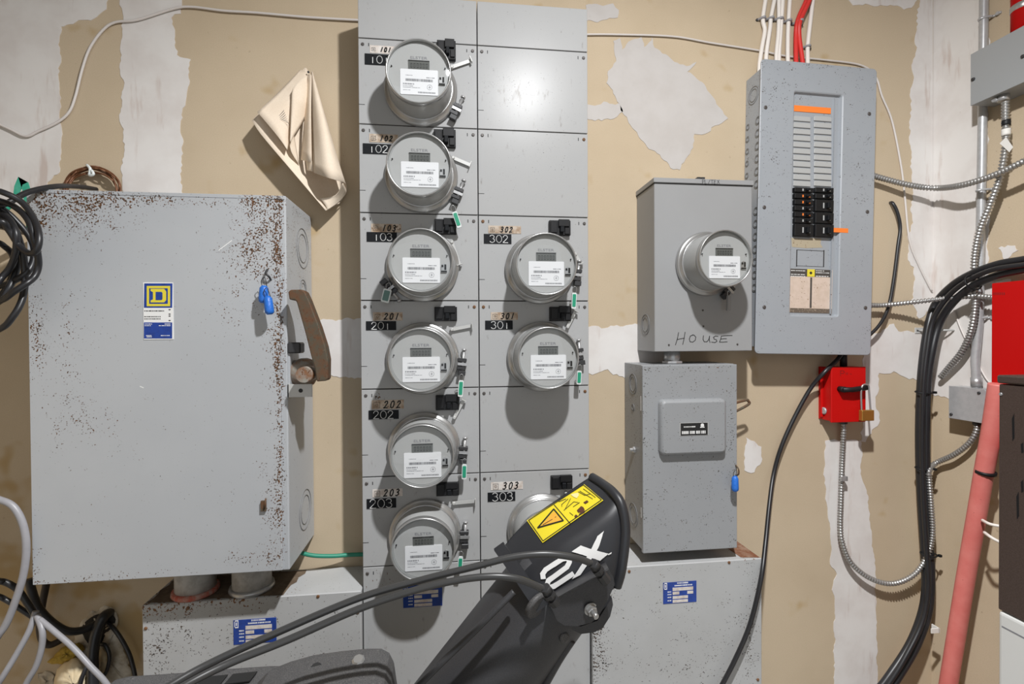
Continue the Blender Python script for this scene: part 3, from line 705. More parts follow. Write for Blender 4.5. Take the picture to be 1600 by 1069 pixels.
# ------------------------------------------------------------------ wireway boxes under the switch and under the small safety switch
GD = 1.285
def small_label(px0, py0, px1, py1, D, parent):
    """blue enamel rating plate with pale fields"""
    n = part('rating_plate', rect(MB(), px0, py0, px1, py1, D, .001), m_blue, parent)
    a = P(px0, py0, D); b = P(px1, py1, D); w = b.x-a.x; h = a.z-b.z; y = Y(D)-.001
    f = MB()
    def R(u0, u1, v0, v1): f.box(a.x+w*u0, a.x+w*u1, y-.0003, y, a.z-h*v1, a.z-h*v0)
    R(.28,.90,.28,.42); R(.28,.48,.46,.58); R(.72,.90,.46,.58); R(.28,.74,.64,.76); R(.28,.74,.80,.92)
    part('plate_fields', f, m_stripw, parent)
    f = MB()
    R(.02,.10,.06,.10); R(.02,.10,.30,.34); R(.02,.035,.06,.34); R(.10,.115,.06,.34); R(.055,.08,.14,.26)
    part('plate_emblem', f, m_white, parent); f = MB()
    dashes(f, a.x+w*.42, a.x+w*.76, a.z-h*.10, h*.06, y, 10, 4); dashes(f, a.x+w*.34, a.x+w*.88, a.z-h*.20, h*.05, y, 16, 5)
    for i, v in enumerate((.45,.56,.68,.82)): dashes(f, a.x+w*.13, a.x+w*.25, a.z-h*v, h*.045, y, 5, 6+i)
    part('plate_print', f, m_white, parent)
gx0 = P(222, 980, GD).x; gz = (P(222,950,GD).z+P(565,920,GD).z)/2
wl = thing('wireway_box', 'low pale grey wireway box under the large disconnect switch', 'wireway', ((gx0+CX[0])/2, Y(GD)/2, 0))
part('body', MB().box(gx0, CX[0]-.0015, Y(GD), -.002, 0, gz), m_gutter, wl, .002)
for px, py in ((294,950), (497,932), (559,957), (228,982)): screw(wl, P(px, py, GD), .004, True)
small_label(365, 967, 432, 1005, GD, wl)
ze = gz
m_redring = MAT('worn red ring', (.42,.085,.05), .7, mott=(60, .8, (.40,.33,.28)))
m_pipe = MAT('whitish dusty pipe', (.44,.42,.39), .7, mott=(50, .8, (.30,.28,.25)))
def caked(parent, pts, z, seed):
    rg = random.Random(seed); mb = MB(); n = len(pts); q = []
    for i in range(n):
        a = pts[i]; b = pts[(i+1) % n]
        for k in range(6): t = k/6; q.append((a[0]+(b[0]-a[0])*t+rg.uniform(-.004,.004), a[1]+(b[1]-a[1])*t+rg.uniform(-.004,.004)))
    ar = sum(q[i][0]*q[(i+1) % len(q)][1]-q[(i+1) % len(q)][0]*q[i][1] for i in range(len(q)))
    if ar < 0: q = q[::-1]
    part('caked_dirt', MB().add([(x, y, z+.0006) for x, y in q], [tuple(range(len(q)))]), m_dirt, parent)
caked(wl, [(gx0+.006, Y(GD)+.008), (P(440,920,GD).x, Y(GD)+.008), (P(470,905,1.36).x, -.008), (gx0+.006, -.008)], gz, 1)
for i, (px, red) in enumerate(((306, True), (394, False))):
    c = P(px, 915, 1.335)
    nip = thing('conduit_nipple', ['short grey conduit with a red ring below the big switch', 'short plain grey conduit below the big switch, nearer the meter cabinet'][i], 'conduit', (c.x, c.y, ze), 'conduits under the big switch')
    part('pipe', MB().cyl((c.x, c.y, ze), (c.x, c.y, bz0), .046, 28), m_pipe, nip)
    part('locknut', MB().lathe([(.051,0),(.054,.004),(.052,.012),(.046,.013)], (c.x, c.y, ze), (0,0,1), 28), m_redring if red else m_zinc, nip)
rx1 = (P(1190,870,GD).x+P(1191,1060,GD).x)/2; rz = (P(974,886,GD).z+P(1188,873,GD).z)/2
wr = thing('wireway_box', 'dusty pale grey wireway box under the small safety switch', 'wireway', ((CX[2]+rx1)/2, Y(GD)/2, 0))
part('body', MB().box(CX[2]+.0015, rx1, Y(GD), -.002, 0, rz), m_gutter, wr, .002)
for px, py in ((983,893), (1139,879), (1184,1062)): screw(wr, P(px, py, GD), .004, True)
m_rustcake = MAT('rust bloom', (.17,.06,.025), .9, mott=(60, .8, (.30,.20,.14)))
rz_ = rz
part('rust_bloom', MB().add([(rx1-.055, Y(GD)+.012, rz+.0006), (rx1-.003, Y(GD)+.004, rz+.0006), (rx1-.003, -.02, rz+.0006), (rx1-.03, -.012, rz+.0006), (rx1-.062, -.035, rz+.0006)], [(0,1,2,3,4)]), m_rustcake, wr)
small_label(1036, 909, 1088, 942, GD, wr)
small_label(630, 914, 691, 948, SD, cabL)

# ------------------------------------------------------------------ HOUSE meter box
HX0 = (P(1025,285,SD).x+P(1020.5,548,SD).x)/2; HX1 = (P(1176,291,SD).x+P(1174.5,548,SD).x)/2
HZ1 = (P(1025,278,SD).z+P(1177,283,SD).z)/2; HZ0 = (P(1020,549,SD).z+P(1174,549,SD).z)/2
ho = thing('meter_box', 'mid grey meter box with HOUSE written across its front', 'meter box', ((HX0+HX1)/2, SY/2, HZ0))
part('body', MB().box(HX0, HX1, SY, -.002, HZ0, HZ1-.012), m_house, ho, .0015)
part('lid', MB().box(HX0-.003, HX1+.003, SY-.004, -.001, HZ1-.013, HZ1), m_house, ho, .001)
part('seam', MB().box(HX0-.0015, HX1+.0015, SY-.0012, -.002, HZ1-.0158, HZ1-.0128), m_black, ho)
tp = P(1093, 273, 1.33)
part('hub_stub', MB().box(tp.x-.011, tp.x-.001, Y(1.34), Y(1.32), HZ1, HZ1+.013).box(tp.x+.001, tp.x+.011, Y(1.34), Y(1.32), HZ1, HZ1+.013).box(tp.x-.002, tp.x+.002, Y(1.335), Y(1.325), HZ1, HZ1+.014), m_lug, ho)
part('knockout', knock(MB(), (HX0, Y(1.365), P(1007,507,1.36).z), (-1,0,0), .030), m_scoreshade, ho)
s_ = .2993
def hw(x, z): p = P(980+x*s_, 260+z*s_, SD); return (p.x, p.z)
st = [[(268,868),(262,900),(252,932)],[(302,866),(297,898),(290,930)],[(260,905),(280,900),(298,897)],
      [(345,880),(330,886),(324,902),(328,916),(342,918),(355,908),(358,892),(350,882),(340,880)],
      [(398,884),(396,904),(402,916),(416,916),(426,904),(430,886)],[(430,886),(428,905),(432,920)],
      [(474,888),(460,886),(450,893),(454,902),(466,906),(468,914),(458,920),(440,918)],
      [(548,883),(520,884),(492,886),(488,902),(482,918),(500,918),(522,916)],[(488,902),(505,900),(518,900)]]
hm = MB()
for l in st: hm.ribbon([hw(*q) for q in l], .0019, SY-.0003, SY)
part('handwriting', hm, m_black, ho)
sc_ = MB(); s2 = 70/1600
def lw_(x, z): p = P(1080+x*s2, 260+z*s2, SD-.004); return (p.x, p.z)
for l in ([(395,480),(400,620)],[(395,480),(460,490),(455,550),(400,560)],[(490,480),(495,620),(550,625)],[(670,480),(610,620)],[(740,490),(750,620)],[(700,485),(800,490)],[(880,490),(830,490),(820,550),(870,550),(820,555),(815,620),(870,622)],[(930,490),(1010,620)],[(1000,480),(930,620)]):
    sc_.ribbon([lw_(*q) for q in l], .0011, SY-.0043, SY-.004)
part('scratched_lettering', sc_, m_lug, ho)
for px, py in ((1098,485), (1099,510), (1045,539), (1152,538)): screw(ho, P(px, py, SD), .0026)
nz1 = HZ0
SFX0 = P(1005,715,GD).x; SFX1 = (P(1151.5,571,GD).x+P(1150,856,GD).x)/2
SFZ1 = (P(1005,568.5,GD).z+P(1151,571,GD).z)/2; SFZ0 = (P(1005,865,GD).z+P(1150,857,GD).z)/2
c = P(1050, 558, 1.345)
nip = thing('conduit_nipple', 'short galvanised nipple between the HOUSE box and the safety switch', 'conduit', (c.x, c.y, SFZ1))
part('pipe', MB().cyl((c.x, c.y, SFZ1), (c.x, c.y, HZ0), .022, 20), m_zinc, nip)
part('locknut', MB().lathe([(.026,0),(.029,.002),(.029,.007),(.024,.009)], (c.x, c.y, SFZ1), (0,0,1), 8, False), m_zinc, nip)

# ------------------------------------------------------------------ small safety switch
sf = thing('safety_switch', 'small speckled grey safety switch with a raised cover below the HOUSE box', 'switch box', ((SFX0+SFX1)/2, Y(GD)/2, SFZ0))
part('body', MB().box(SFX0, SFX1, Y(GD)+.012, -.002, SFZ0+.006, SFZ1), m_safety, sf, .001)
dr2 = part('door', MB().box(SFX0-.001, SFX1+.002, Y(GD), Y(GD)+.013, SFZ0, SFZ1-.001), m_safety, sf, .002, seg=2)
a = P(1028, 624, GD); b = P(1131.5, 707.5, GD); k = .014
def rr(x0, x1, z0, z1, r, y, n=4):
    pts = []
    for cx, cz, a0 in ((x1-r, z1-r, 0), (x0+r, z1-r, PI/2), (x0+r, z0+r, PI), (x1-r, z0+r, 1.5*PI)):
        for i in range(n+1): t = a0+PI/2*i/n; pts.append((cx+r*math.cos(t), y, cz+r*math.sin(t)))
    return pts
rows = [rr(a.x, b.x, b.z, a.z, .014, Y(GD)), rr(a.x+.001, b.x-.001, b.z+.001, a.z-.001, .013, Y(GD)-.010), rr(a.x+.004, b.x-.004, b.z+.004, a.z-.004, .011, Y(GD)-.016), rr(a.x+.009, b.x-.009, b.z+.009, a.z-.009, .008, Y(GD)-.018)]
em = MB().grid([r[::-1] for r in rows], True, True); n0 = len(em.v); em.add(rows[-1], [tuple(range(len(rows[-1])))[::-1]], False)
part('raised_cover', em, m_safety, sf)
pd = GD-.018
pl = part('nameplate', rect(MB(), 1062, 660.5, 1106.5, 680.5, pd, .0008), m_ringtan, sf)
q = MB(); y = Y(pd)-.0008; a = P(1063.2, 661.6, pd); b = P(1105.5, 679.4, pd)
part('plate_black', MB().box(a.x, b.x, y-.0003, y, b.z, a.z), m_black, pl)
y -= .0003
w = b.x-a.x; h = a.z-b.z
for u0, u1 in ((.05,.30), (.34,.53), (.57,.73), (.76,.94)): dashes(q, a.x+w*u0, a.x+w*u1, a.z-h*.76, h*.24, y, 4, int(u0*100))
dashes(q, a.x+w*.12, a.x+w*.55, a.z-h*.30, h*.10, y, 9, 4); q.lathe([(h*.15,0),(h*.15,.0002)], (a.x+w*.80, y, a.z-h*.2), n=14); q.box(a.x+w*.72, a.x+w*.88, y-.0002, y, a.z-h*.40, a.z-h*.32)
part('plate_print', q, m_white, pl)
h0 = P(1151, 632, 1.36); h1 = P(1166, 630, 1.36); h2 = P(1151, 657, 1.36)
part('handle', MB().tube(cr([(SFX1, Y(1.36), h2.z), (SFX1+.008, Y(1.36), h2.z+.010), (h1.x+.004, Y(1.36), h1.z-.006), (h1.x+.006, Y(1.36), h1.z+.006), (h1.x-.004, Y(1.36), h1.z+.008), (SFX1+.004, Y(1.36), h0.z-.006), (SFX1, Y(1.36), h0.z-.010)], 5), .0038, 8), m_rust, sf)
for py, r_ in ((600,.030), (637,.011), (805,.034)): part('knockout', knock(MB(), (SFX0, Y(1.36), P(983,py,1.36).z), (-1,0,0), r_), m_scoreshade, sf)
part('side_bolt', MB().lathe([(.009,0),(.009,.005),(.005,.006),(.005,.014)], (SFX0, Y(1.35), P(984,703,1.35).z), (-1,0,0), 6, False), m_zinc, sf)
part('hinge_gap', MB().box(SFX0-.0012, SFX0, Y(GD)+.0125, Y(GD)+.015, P(1003,643,GD).z, P(1003,620,GD).z).box(SFX0-.0012, SFX0, Y(GD)+.0125, Y(GD)+.015, P(1003,812,GD).z, P(1003,796,GD).z), m_white, sf)
hk = P(1149.5, 735, GD)
part('hasp', MB().tube(cr([(hk.x, Y(GD), hk.z+.014), (hk.x+.001, Y(GD)-.012, hk.z+.006), (hk.x+.001, Y(GD)-.012, hk.z-.008), (hk.x, Y(GD), hk.z-.014)], 4), .002, 8), m_rust, sf)
# ------------------------------------------------------------------ breaker panel, hung a little crooked
PD = 1.34; PY = Y(PD)
PC = P(1275, 325, PD); PT = math.radians(1.35)
bp = thing('breaker_panel', 'blue grey breaker panel with black breakers and an orange strip', 'breaker panel', (PC.x, PY, PC.z), None, (0, PT, 0))
ca, sa = math.cos(PT), math.sin(PT)
def bl(px, py, D=PD):                         # pixel to panel-local x,z
    p = P(px, py, D); dx, dz = p.x-PC.x, p.z-PC.z
    return (dx*ca-dz*sa, dx*sa+dz*ca)
def brect(mb, x0, y0, x1, y1, yy0, yy1, D=PD):
    a = bl(x0, y0, D); b = bl(x1, y1, D); return mb.box(a[0], b[0], yy0, yy1, b[1], a[1])
LOC = dict(local=True)
x0 = (bl(1186,94)[0]+bl(1183.5,553)[0])/2; x1 = (bl(1370.5,105)[0]+bl(1360.5,553)[0])/2
z1 = (bl(1186,94)[1]+bl(1370,105)[1])/2; z0 = (bl(1184,554)[1]+bl(1360,554)[1])/2
WB = -PY                                       # wall in local y
part('back_box', MB().box(x0+.010, x1-.020, .014, WB-.001, z0+.02, z1-.018), m_panel, bp, .001, **LOC)
# cover with a sunken opening: four strips and a tray
ox0 = bl(1240,300)[0]; ox1 = bl(1312,300)[0]; oz1 = bl(1275,147)[1]; oz0 = bl(1275,492)[1]
def rrp(x0, x1, z0, z1, r, y, n=4):
    return rr(x0, x1, z0, z1, r, y, n)
R0 = rrp(x0, x1, z0, z1, .012, .004); R1 = rrp(x0, x1, z0, z1, .012, .001); R2 = rrp(x0+.0015, x1-.0015, z0+.0015, z1-.0015, .011, 0)
R3 = rrp(ox0-.006, ox1+.006, oz0-.006, oz1+.006, .008, 0); R4 = rrp(ox0-.003, ox1+.003, oz0-.003, oz1+.003, .006, .002); R5 = rrp(ox0, ox1, oz0, oz1, .004, .010)
cv = MB().grid([r[::-1] for r in (R0, R1, R2)], False, True); cv.grid([r[::-1] for r in (R2, R3, R4, R5)], False, True)
part('cover', cv, m_panel, bp, **LOC)
ty = .010
tray = MB().box(ox0, ox1, ty, ty+.002, oz0, oz1)
a = bl(1303.5, 300); tray.box(a[0], a[0]+.0025, ty-.006, ty, oz0+.004, oz1-.004)
part('tray', tray, m_panel, bp, **LOC)
part('orange_strip', brect(MB(), 1243, 162, 1301.5, 176, ty-.0016, ty), m_orange, bp, **LOC)
part('orange_tick', brect(MB(), 1302, 356, 1325, 364, -.0006, ty*.0), m_orange, bp, **LOC)
fil = None
for col, (xa, xb) in enumerate(((1242.5,1269), (1275,1302))):
    for i in range(11):
        ya = 179+i*10.2; mb = MB(); a = bl(xa, ya); b = bl(xb, ya+9.8)
        mb.prism([(a[0], a[1]-.003), (a[0]+.003, a[1]), (b[0]-.003, a[1]), (b[0], a[1]-.003), (b[0], b[1]), (a[0], b[1])], ty-.0035, ty)
        part('filler_plate', mb, m_filler, bp, .0008, **LOC)
def breaker(x0_, y0_, x1_, y1_, double, redmark):
    b = part('breaker', brect(MB(), x0_, y0_, x1_, y1_-.6, ty-.012, ty), m_blackpl, bp, .0008, **LOC)
    a = bl(x0_, y0_); c = bl(x1_, y1_); w = c[0]-a[0]; h = a[1]-c[1]
    part('toggle', MB().box(a[0]+w*.56, a[0]+w*.70, ty-.022, ty-.011, c[1]+h*.28, a[1]-h*.25), m_plate, b, .0006, **LOC)
    mk = MB().box(a[0]+w*.74, a[0]+w*.82, ty-.0124, ty-.0119, c[1]+h*.3, a[1]-h*.25).box(a[0]+w*.40, a[0]+w*.47, ty-.0124, ty-.0119, c[1]+h*.3, a[1]-h*.25)
    part('mark', mk, m_orange if redmark else m_filler, b, **LOC)
y_ = 292.5
for i in range(6): breaker(1241.5, y_+i*9.6, 1270, y_+i*9.6+9.6, False, i in (1, 2, 4))
breaker(1241.5, 350, 1270, 370.5, True, False)
for a, b in ((292.5,302.5), (302.5,312), (312,332), (332,350.5), (350.5,371.5)): breaker(1274, a, 1302, b, b-a > 12, False)
part('glue_stain', MB().prism([bl(*q) for q in ((1240,371),(1268,373),(1270,371),(1287,372),(1286,380),(1289,386),(1262,387),(1241,385))], ty-.0004, ty), m_stain, bp, **LOC)
ol = MB(); 
for q in ((1248,390,1291.5,391), (1248,415,1291.5,416), (1248,390,1249,416), (1290.5,390,1291.5,416)): brect(ol, *q, ty-.0004, ty)
part('blank_outline', ol, m_lug, bp, **LOC)
cardo = part('directory_card', brect(MB(), 1237.5, 419, 1303, 489.5, ty-.0012, ty), m_label2, bp, **LOC)
e0, e1 = ty-.0016, ty-.0012
part('card_band', brect(brect(MB(), 1237.5, 419, 1303, 433, e0, e1), 1269.5, 433, 1271.2, 481, e0, e1), m_labelb, bp, **LOC)
part('card_grime', brect(MB(), 1237.5, 481, 1303, 489.5, e0, e1), m_grime, bp, **LOC)
part('card_emblem', brect(MB(), 1264.5, 420, 1276, 432, e0-.0004, e1), m_yellow, bp, **LOC)
em = MB(); cxy = bl(1270, 426); em.prism([(cxy[0]-.005, cxy[1]), (cxy[0], cxy[1]-.005), (cxy[0]+.005, cxy[1]), (cxy[0], cxy[1]+.005)], e0-.0007, e0-.0004)
part('card_emblem_mark', em, m_black, bp, **LOC)
pr = MB()
for yy, xa, xb, n_ in ((422,1239,1262,9), (428,1239,1262,9), (431,1239,1262,7), (422.5,1278,1292,5), (425.5,1278,1300,8), (431,1278,1300,5)):
    a = bl(xa, yy); b = bl(xb, yy); dashes(pr, a[0], b[0], a[1], .0022, e0, n_, int(yy+xa))
part('card_print', pr, m_white, bp, **LOC)
me0 = screw_mesh(.0055)
for i, (px, py) in enumerate(((1196,168), (1358,178), (1194,324), (1355,331), (1194,480), (1352,481))):
    a = bl(px, py); o = link('screw', bpy.data.meshes['screw'] if False else me0, m_screw, bp); o.location = (a[0], 0, a[1]); o.rotation_euler = (0, i*1.1, 0)
kn = MB()
lx = x0+.010
def ky(D): return D-PD
for px, py, D_, r_ in ((1177,149,1.39,.026),)+tuple((1169,199+i*19,1.415,.0095) for i in range(6))+tuple((1180,188+i*20,1.365,.0125) for i in range(6))+tuple((1181,330+i*20,1.365,.0125) for i in range(7)):
    kn_z = bl(px, py, D_)[1]; part('knockout', knock(MB(), (lx, ky(D_), kn_z), (-1,0,0), r_), m_scoreshade, bp, **LOC)

# ------------------------------------------------------------------ cables into the panel
def mixp(l): return [p if isinstance(p, Vector) else (P(*p) if len(p) == 3 else PR(p[0], p[1], p[3])) for p in l]
def ground(px, py, D, dx=0.0, z=.012):        # where a hanging cable reaches the floor
    p = P(px, py, D); return Vector((p.x+dx, p.y, z))
def cable(name, label, cat, pts, r, mat, n=10, group=None, k=8):
    ws = mixp(pts)
    return single(name, MB().tube(cr(ws, k), r, n), mat, label, cat, group)
def armored(name, label, pts, r=.0085, group='armoured metal cables'):
    ws = cr([P(*p) if len(p) == 3 else PR(p[0], p[1], p[3]) for p in pts], 10)
    st = resample(ws, .0022); rad = [r*(1.04, 1.04, .74, .70)[i % 4] for i in range(len(st))]
    return single(name, MB().tube(st, r, 10, rad=rad), m_armor, label, 'cable', group)
pt = 1.405
whites = [('leftmost white cable entering the breaker panel from above', [(1198,-25,1.42),(1196,0,1.42),(1192,30,1.42),(1195,48,1.42),(1191,72,1.415),(1187,100,1.40),(1186,130,1.385)]),
 ('second white cable from the left entering the breaker panel', [(1214,-25,1.42),(1210,0,1.42),(1204.5,28,1.42),(1203,45,1.42),(1197,90,1.41),(1199,125,1.39)]),
 ('third white cable from the left entering the breaker panel', [(1218,-25,1.42),(1217,0,1.42),(1217,30,1.42),(1216,55,1.42),(1213,90,1.41),(1215,125,1.39)]),
 ('fourth white cable from the left, clipped close to the third', [(1224,-25,1.42),(1223,0,1.42),(1221,30,1.42),(1219,58,1.42),(1217,90,1.41),(1219,125,1.39)]),
 ('fifth white cable from the left, beside the red pair', [(1236,-25,1.42),(1234,0,1.42),(1232,33,1.42),(1231,60,1.42),(1231,95,1.41),(1233,125,1.39)]),
 ('rightmost white cable entering the breaker panel, right of the red pair', [(1272,-25,1.42),(1270,0,1.42),(1266,35,1.42),(1262,72,1.42),(1262,98,1.41),(1262,125,1.39)])]
for lab, pts in whites: cable('white_cable', lab, 'cable', pts, .0062, m_whitecab, 10, 'white cables above the panel')
cable('red_cable', 'left red cable of the pair entering the breaker panel', 'cable', [(1266,-25,1.42),(1260,0,1.42),(1250,22,1.42),(1245,38,1.415),(1243.5,60,1.415),(1244,98,1.40),(1245,125,1.39)], .0066, m_redcab, 10, 'red cables above the panel')
cable('red_cable', 'right red cable of the pair entering the breaker panel', 'cable', [(1271,-25,1.41),(1265,0,1.41),(1255,22,1.41),(1249,38,1.408),(1249,60,1.41),(1254,98,1.40),(1255,125,1.39)], .0066, m_redcab, 10, 'red cables above the panel')
clips = [(1192,29,'leftmost white cable'), (1205,29,'second white cable'), (1219,30,'third and fourth white cables'), (1232.5,33,'fifth white cable'), (1247.5,36,'red cable pair'), (1262,73,'rightmost white cable')]
for px, py, what in clips:
    c = P(px, py, 1.42); w = .010 if 'and' in what or 'pair' in what else .0075
    cl = thing('cable_clip', 'small grey clip holding the %s above the panel' % what, 'clip', (c.x, -.005, c.z), 'cable clips')
    part('saddle', MB().tube(cr([(c.x-w-.004, -.001, c.z), (c.x-w, -.010, c.z), (c.x, -.028 if 'pair' in what else -.0185, c.z), (c.x+w, -.010, c.z), (c.x+w+.004, -.001, c.z)], 4), .0036, 8), m_greycab, cl)
    part('nail', MB().lathe([(.0042,0),(.0042,.0035),(.002,.005)], (c.x-w-.006, 0, c.z), n=10).lathe([(.0042,0),(.0042,.0035),(.002,.005)], (c.x+w+.006, 0, c.z), n=10), m_lug, cl)
cable('thin_cable', 'thin white cable stapled across the wall right of the meter cabinets', 'cable', [(910,54,1.425),(960,54,1.425),(1050,57,1.425),(1110,67,1.425),(1185,79,1.425),(1230,88,1.424),(1290,94,1.425),(1345,102,1.425),(1368,120,1.425),(1378,150,1.425),(1394,190,1.425),(1408,260,1.425),(1414,310,1.425),(1421,375,1.425),(1436,415,1.425),(1456,455,1.424)], .0028, m_thin, 8)
cable('thin_cable', 'thin pale cable snaking over the wall left of the meter cabinets', 'cable', [(566,32,1.424),(480,27,1.424),(400,20,1.424),(350,17,1.424),(300,11,1.424),(270,14,1.424),(215,31,1.424),(180,35,1.424),(160,48,1.424),(140,76,1.424),(128,110,1.424),(118,150,1.424),(108,175,1.424),(90,191,1.424),(60,205,1.424),(40,213,1.424),(15,202,1.424),(-20,186,1.424)], .0032, m_thin, 8)
cable('thin_cable', 'thin whitish wire on the right wall beside the galvanised conduit', 'cable', [(1491,485,0,.004),(1502,515,0,.004),(1520,552,0,.004),(1540,590,0,.004),(1552,602,0,.004)], .0026, m_thin, 8)
cable('black_cable', 'thin black cable arching out of the wall right of the panel', 'cable', [(1391,317,1.43),(1395,318,1.415),(1402,332,1.41),(1406.5,356,1.41),(1403,385,1.41),(1396,440,1.41),(1388,480,1.41),(1374,508,1.40),(1352,530,1.40)], .0050, m_blackcab, 8)
cable('black_cable', 'long thin black cable hanging from under the breaker panel', 'cable', [(1322,540,1.40),(1310,560,1.39),(1290,580,1.375),(1268,605,1.40),(1245,645,1.41),(1222,695,1.41),(1209,740,1.41),(1202,790,1.37),(1196,850,1.31),(1189,905,1.268),(1172,975,1.265),(1148,1032,1.265),(1118,1090,1.265),(1090,1150,1.26),ground(1075,1150,1.24,-.03)], .0062, m_blackcab, 10)

# ------------------------------------------------------------------ things on the right wall and in the corner
armored('armoured_cable', 'armoured cable sagging from the panel towards the grey box on the right', [(1360,273,1.40),(1380,279,1.40),(1420,289,1.39),(1460,294,1.37),(1500,290,0,.075),(1550,275,0,.075),(1600,252,0,.075),(1640,230,0,.07),(1700,196,0,.06),(1730,170,0,.05)], .0086)
armored('armoured_cable', 'straight armoured cable running from the panel to the red cabinet', [(1355,477,1.40),(1380,477,1.40),(1420,473,1.38),(1455,469,1.35),(1490,465,0,.06),(1525,463,0,.05),(1560,466,0,.05)], .0075)
armored('armoured_cable', 'armoured cable hanging from the grey box and curling behind the conduit', [(1571,160,0,.05),(1571,185,0,.055),(1572,215,0,.055),(1569,245,0,.055),(1561,282,0,.055),(1546,322,0,.055),(1531,360,0,.055),(1523,400,0,.05),(1522,440,0,.045),(1524,475,0,.045),(1518,515,0,.045),(1504,548,0,.035),(1484,573,0,.028),(1470,590,0,.02)], .0088)
armored('armoured_cable', 'armoured cable looping from the red switch up to the steel junction box', [(1318,654,1.40),(1318,672,1.40),(1316,720,1.415),(1314,780,1.415),(1313,820,1.415),(1316,848,1.41),(1330,880,1.405),(1360,904,1.40),(1395,912,1.395),(1428,898,1.39),(1449,868,1.375),(1457,835,1.365),(1455,790,1.36),(1452,750,1.36),(1452,735,1.36),(1462,724,0,.03),(1490,711,0,.03),(1513,694,0,.03),(1525,675,0,.03),(1527,655,0,.03)], .0078)
w = thing('cable_collar', 'white and black tape wound on the cable below the grey box', 'tape', PR(1572, 226, .055))
part('tape', MB().tube(cr([PR(1572,188,.055), PR(1572,196,.055)], 3), .0098, 12), m_blackpl, w); part('label_flag', MB().tube(cr([PR(1572,202,.055), PR(1572,212,.055)], 3), .0098, 12), m_tape, w)
part('paper_flag', MB().hexa([PR(1562,224,.066), PR(1572,214,.066), PR(1583,230,.066), PR(1577,238,.066)], [PR(1562,224,.067), PR(1572,214,.067), PR(1583,230,.067), PR(1577,238,.067)]), m_tape, w)

co = thing('conduit', 'vertical galvanised conduit in the right corner running into the junction box', 'conduit', PR(1526, 603, .02))
part('pipe', MB().tube(cr([PR(1538,-25,.017), PR(1537,40,.017), PR(1536,110,.017), PR(1535,200,.017), PR(1533,320,.017), PR(1531,430,.017), PR(1530,490,.018), PR(1527,530,.020), PR(1524,560,.024), PR(1525,585,.025), PR(1526,606,.025)], 8), .0108, 16), m_galv, co)
part('connector', MB().tube([PR(1525.5,590,.025), PR(1526,604,.025)], .0135, 16), m_zinc, co)
part('connector_screw', MB().cyl(PR(1518,597,.028), PR(1522,597,.028), .004, 8), m_zinc, co)
for py, px in ((30,1540), (298,1536), (497,1532)):
    p = PR(px-3, py, .017)
    part('strap', MB().tube(cr([(XR-.001, p.y+.016, p.z), (XR-.014, p.y+.012, p.z), (XR-.030, p.y, p.z), (XR-.014, p.y-.013, p.z), (XR-.003, p.y-.016, p.z), (XR-.002, p.y-.034, p.z)], 4), .0035, 8).cyl((XR, p.y-.028, p.z), (XR-.008, p.y-.028, p.z), .005, 8), m_galv, co)
def wallbox(name, label, cat, px0, px1, py0, py1, off, mat, bevel=.002, side_y=None):
    a = PR(px0, py0, off); b = PR(px0, py1, off); y1 = a.y; y0 = PR(px1, py0, off).y
    t = thing(name, label, cat, (XR-off/2, (y0+y1)/2, b.z))
    part('body', MB().box(XR-off, XR, y0, y1, b.z, a.z), mat, t, bevel)
    return t, XR-off, y0, y1, b.z, a.z
gb, fx, ya, yb, za, zb = wallbox('grey_wireway', 'smooth grey wireway box high on the right wall below the red pipe', 'wireway', 1517.5, 1760, 86, 165, .075, m_plain, .001)
part('cover_lip', MB().box(fx-.003, fx, ya, yb-.0005, za-.0015, zb+.001), m_plain, gb, .0008)
part('screw', MB().lathe([(.005,0),(.004,.004)], (fx-.003, PR(1521,124,.078).y, PR(1521,124,.078).z), (-1,0,0), 10).lathe([(.005,0),(.004,.004)], (fx-.003, PR(1599,88,.078).y, PR(1599,88,.078).z), (-1,0,0), 10), m_lug, gb)
cn = PR(1568, 160, .05); part('cable_connector', MB().cyl((cn.x, cn.y, za), (cn.x, cn.y, za-.016), .013, 12).cyl((cn.x-.016, cn.y+.012, za-.008), (cn.x+.010, cn.y+.012, za-.008), .006, 8), m_zinc, gb)
rpz = zb; c = PR(1601, 25, .05)
rp = thing('red_pipe', 'vertical red pipe with a silver band above the grey wireway', 'pipe', (c.x, c.y, rpz))
part('pipe', MB().cyl((c.x, c.y, rpz+.001), (c.x, c.y, ZC-.001), .027, 24), m_red, rp)
part('band', MB().lathe([(.0272,0),(.0285,.002),(.0285,.014),(.0272,.016)], (c.x, c.y, PR(1600,17,.05).z), (0,0,1), 24, True, False, False), m_chrome, rp)
rc, fx, ya, yb, za, zb = wallbox('red_cabinet', 'plain red cabinet on the right wall behind the brown cabinet', 'cabinet', 1549, 1660, 443, 700, .08, m_red, .002)
ink = MB()
for i in range(6):
    q = PR(1553+i*3.2, 459, .08); ink.box(fx-.0003, fx, q.y-.0016, q.y+.0012, q.z-.0035, q.z+.0035)
part('faint_print', ink, MAT('dark red print', (.22,.006,.006), .5), rc)
jb, fx, ya, yb, za, zb = wallbox('junction_box', 'square steel junction box on the right wall below the conduit', 'junction box', 1483.5, 1539, 603, 653, .045, m_galv, .004)
part('cover', MB().box(fx-.002, fx, ya-.0005, yb+.0005, za-.0005, zb+.0005), m_galv, jb, .0008)
part('cover_screw', MB().lathe([(.0045,0),(.0035,.003)], (fx-.002, ya+.014, zb-.012), (-1,0,0), 10).lathe([(.0045,0),(.0035,.003)], (fx-.002, yb-.008, za+.012), (-1,0,0), 10), m_lug, jb)
cn = PR(1527, 663, .03); part('cable_connector', MB().cyl((cn.x, cn.y, za), (cn.x, cn.y, za-.010), .011, 12), m_lug, jb)

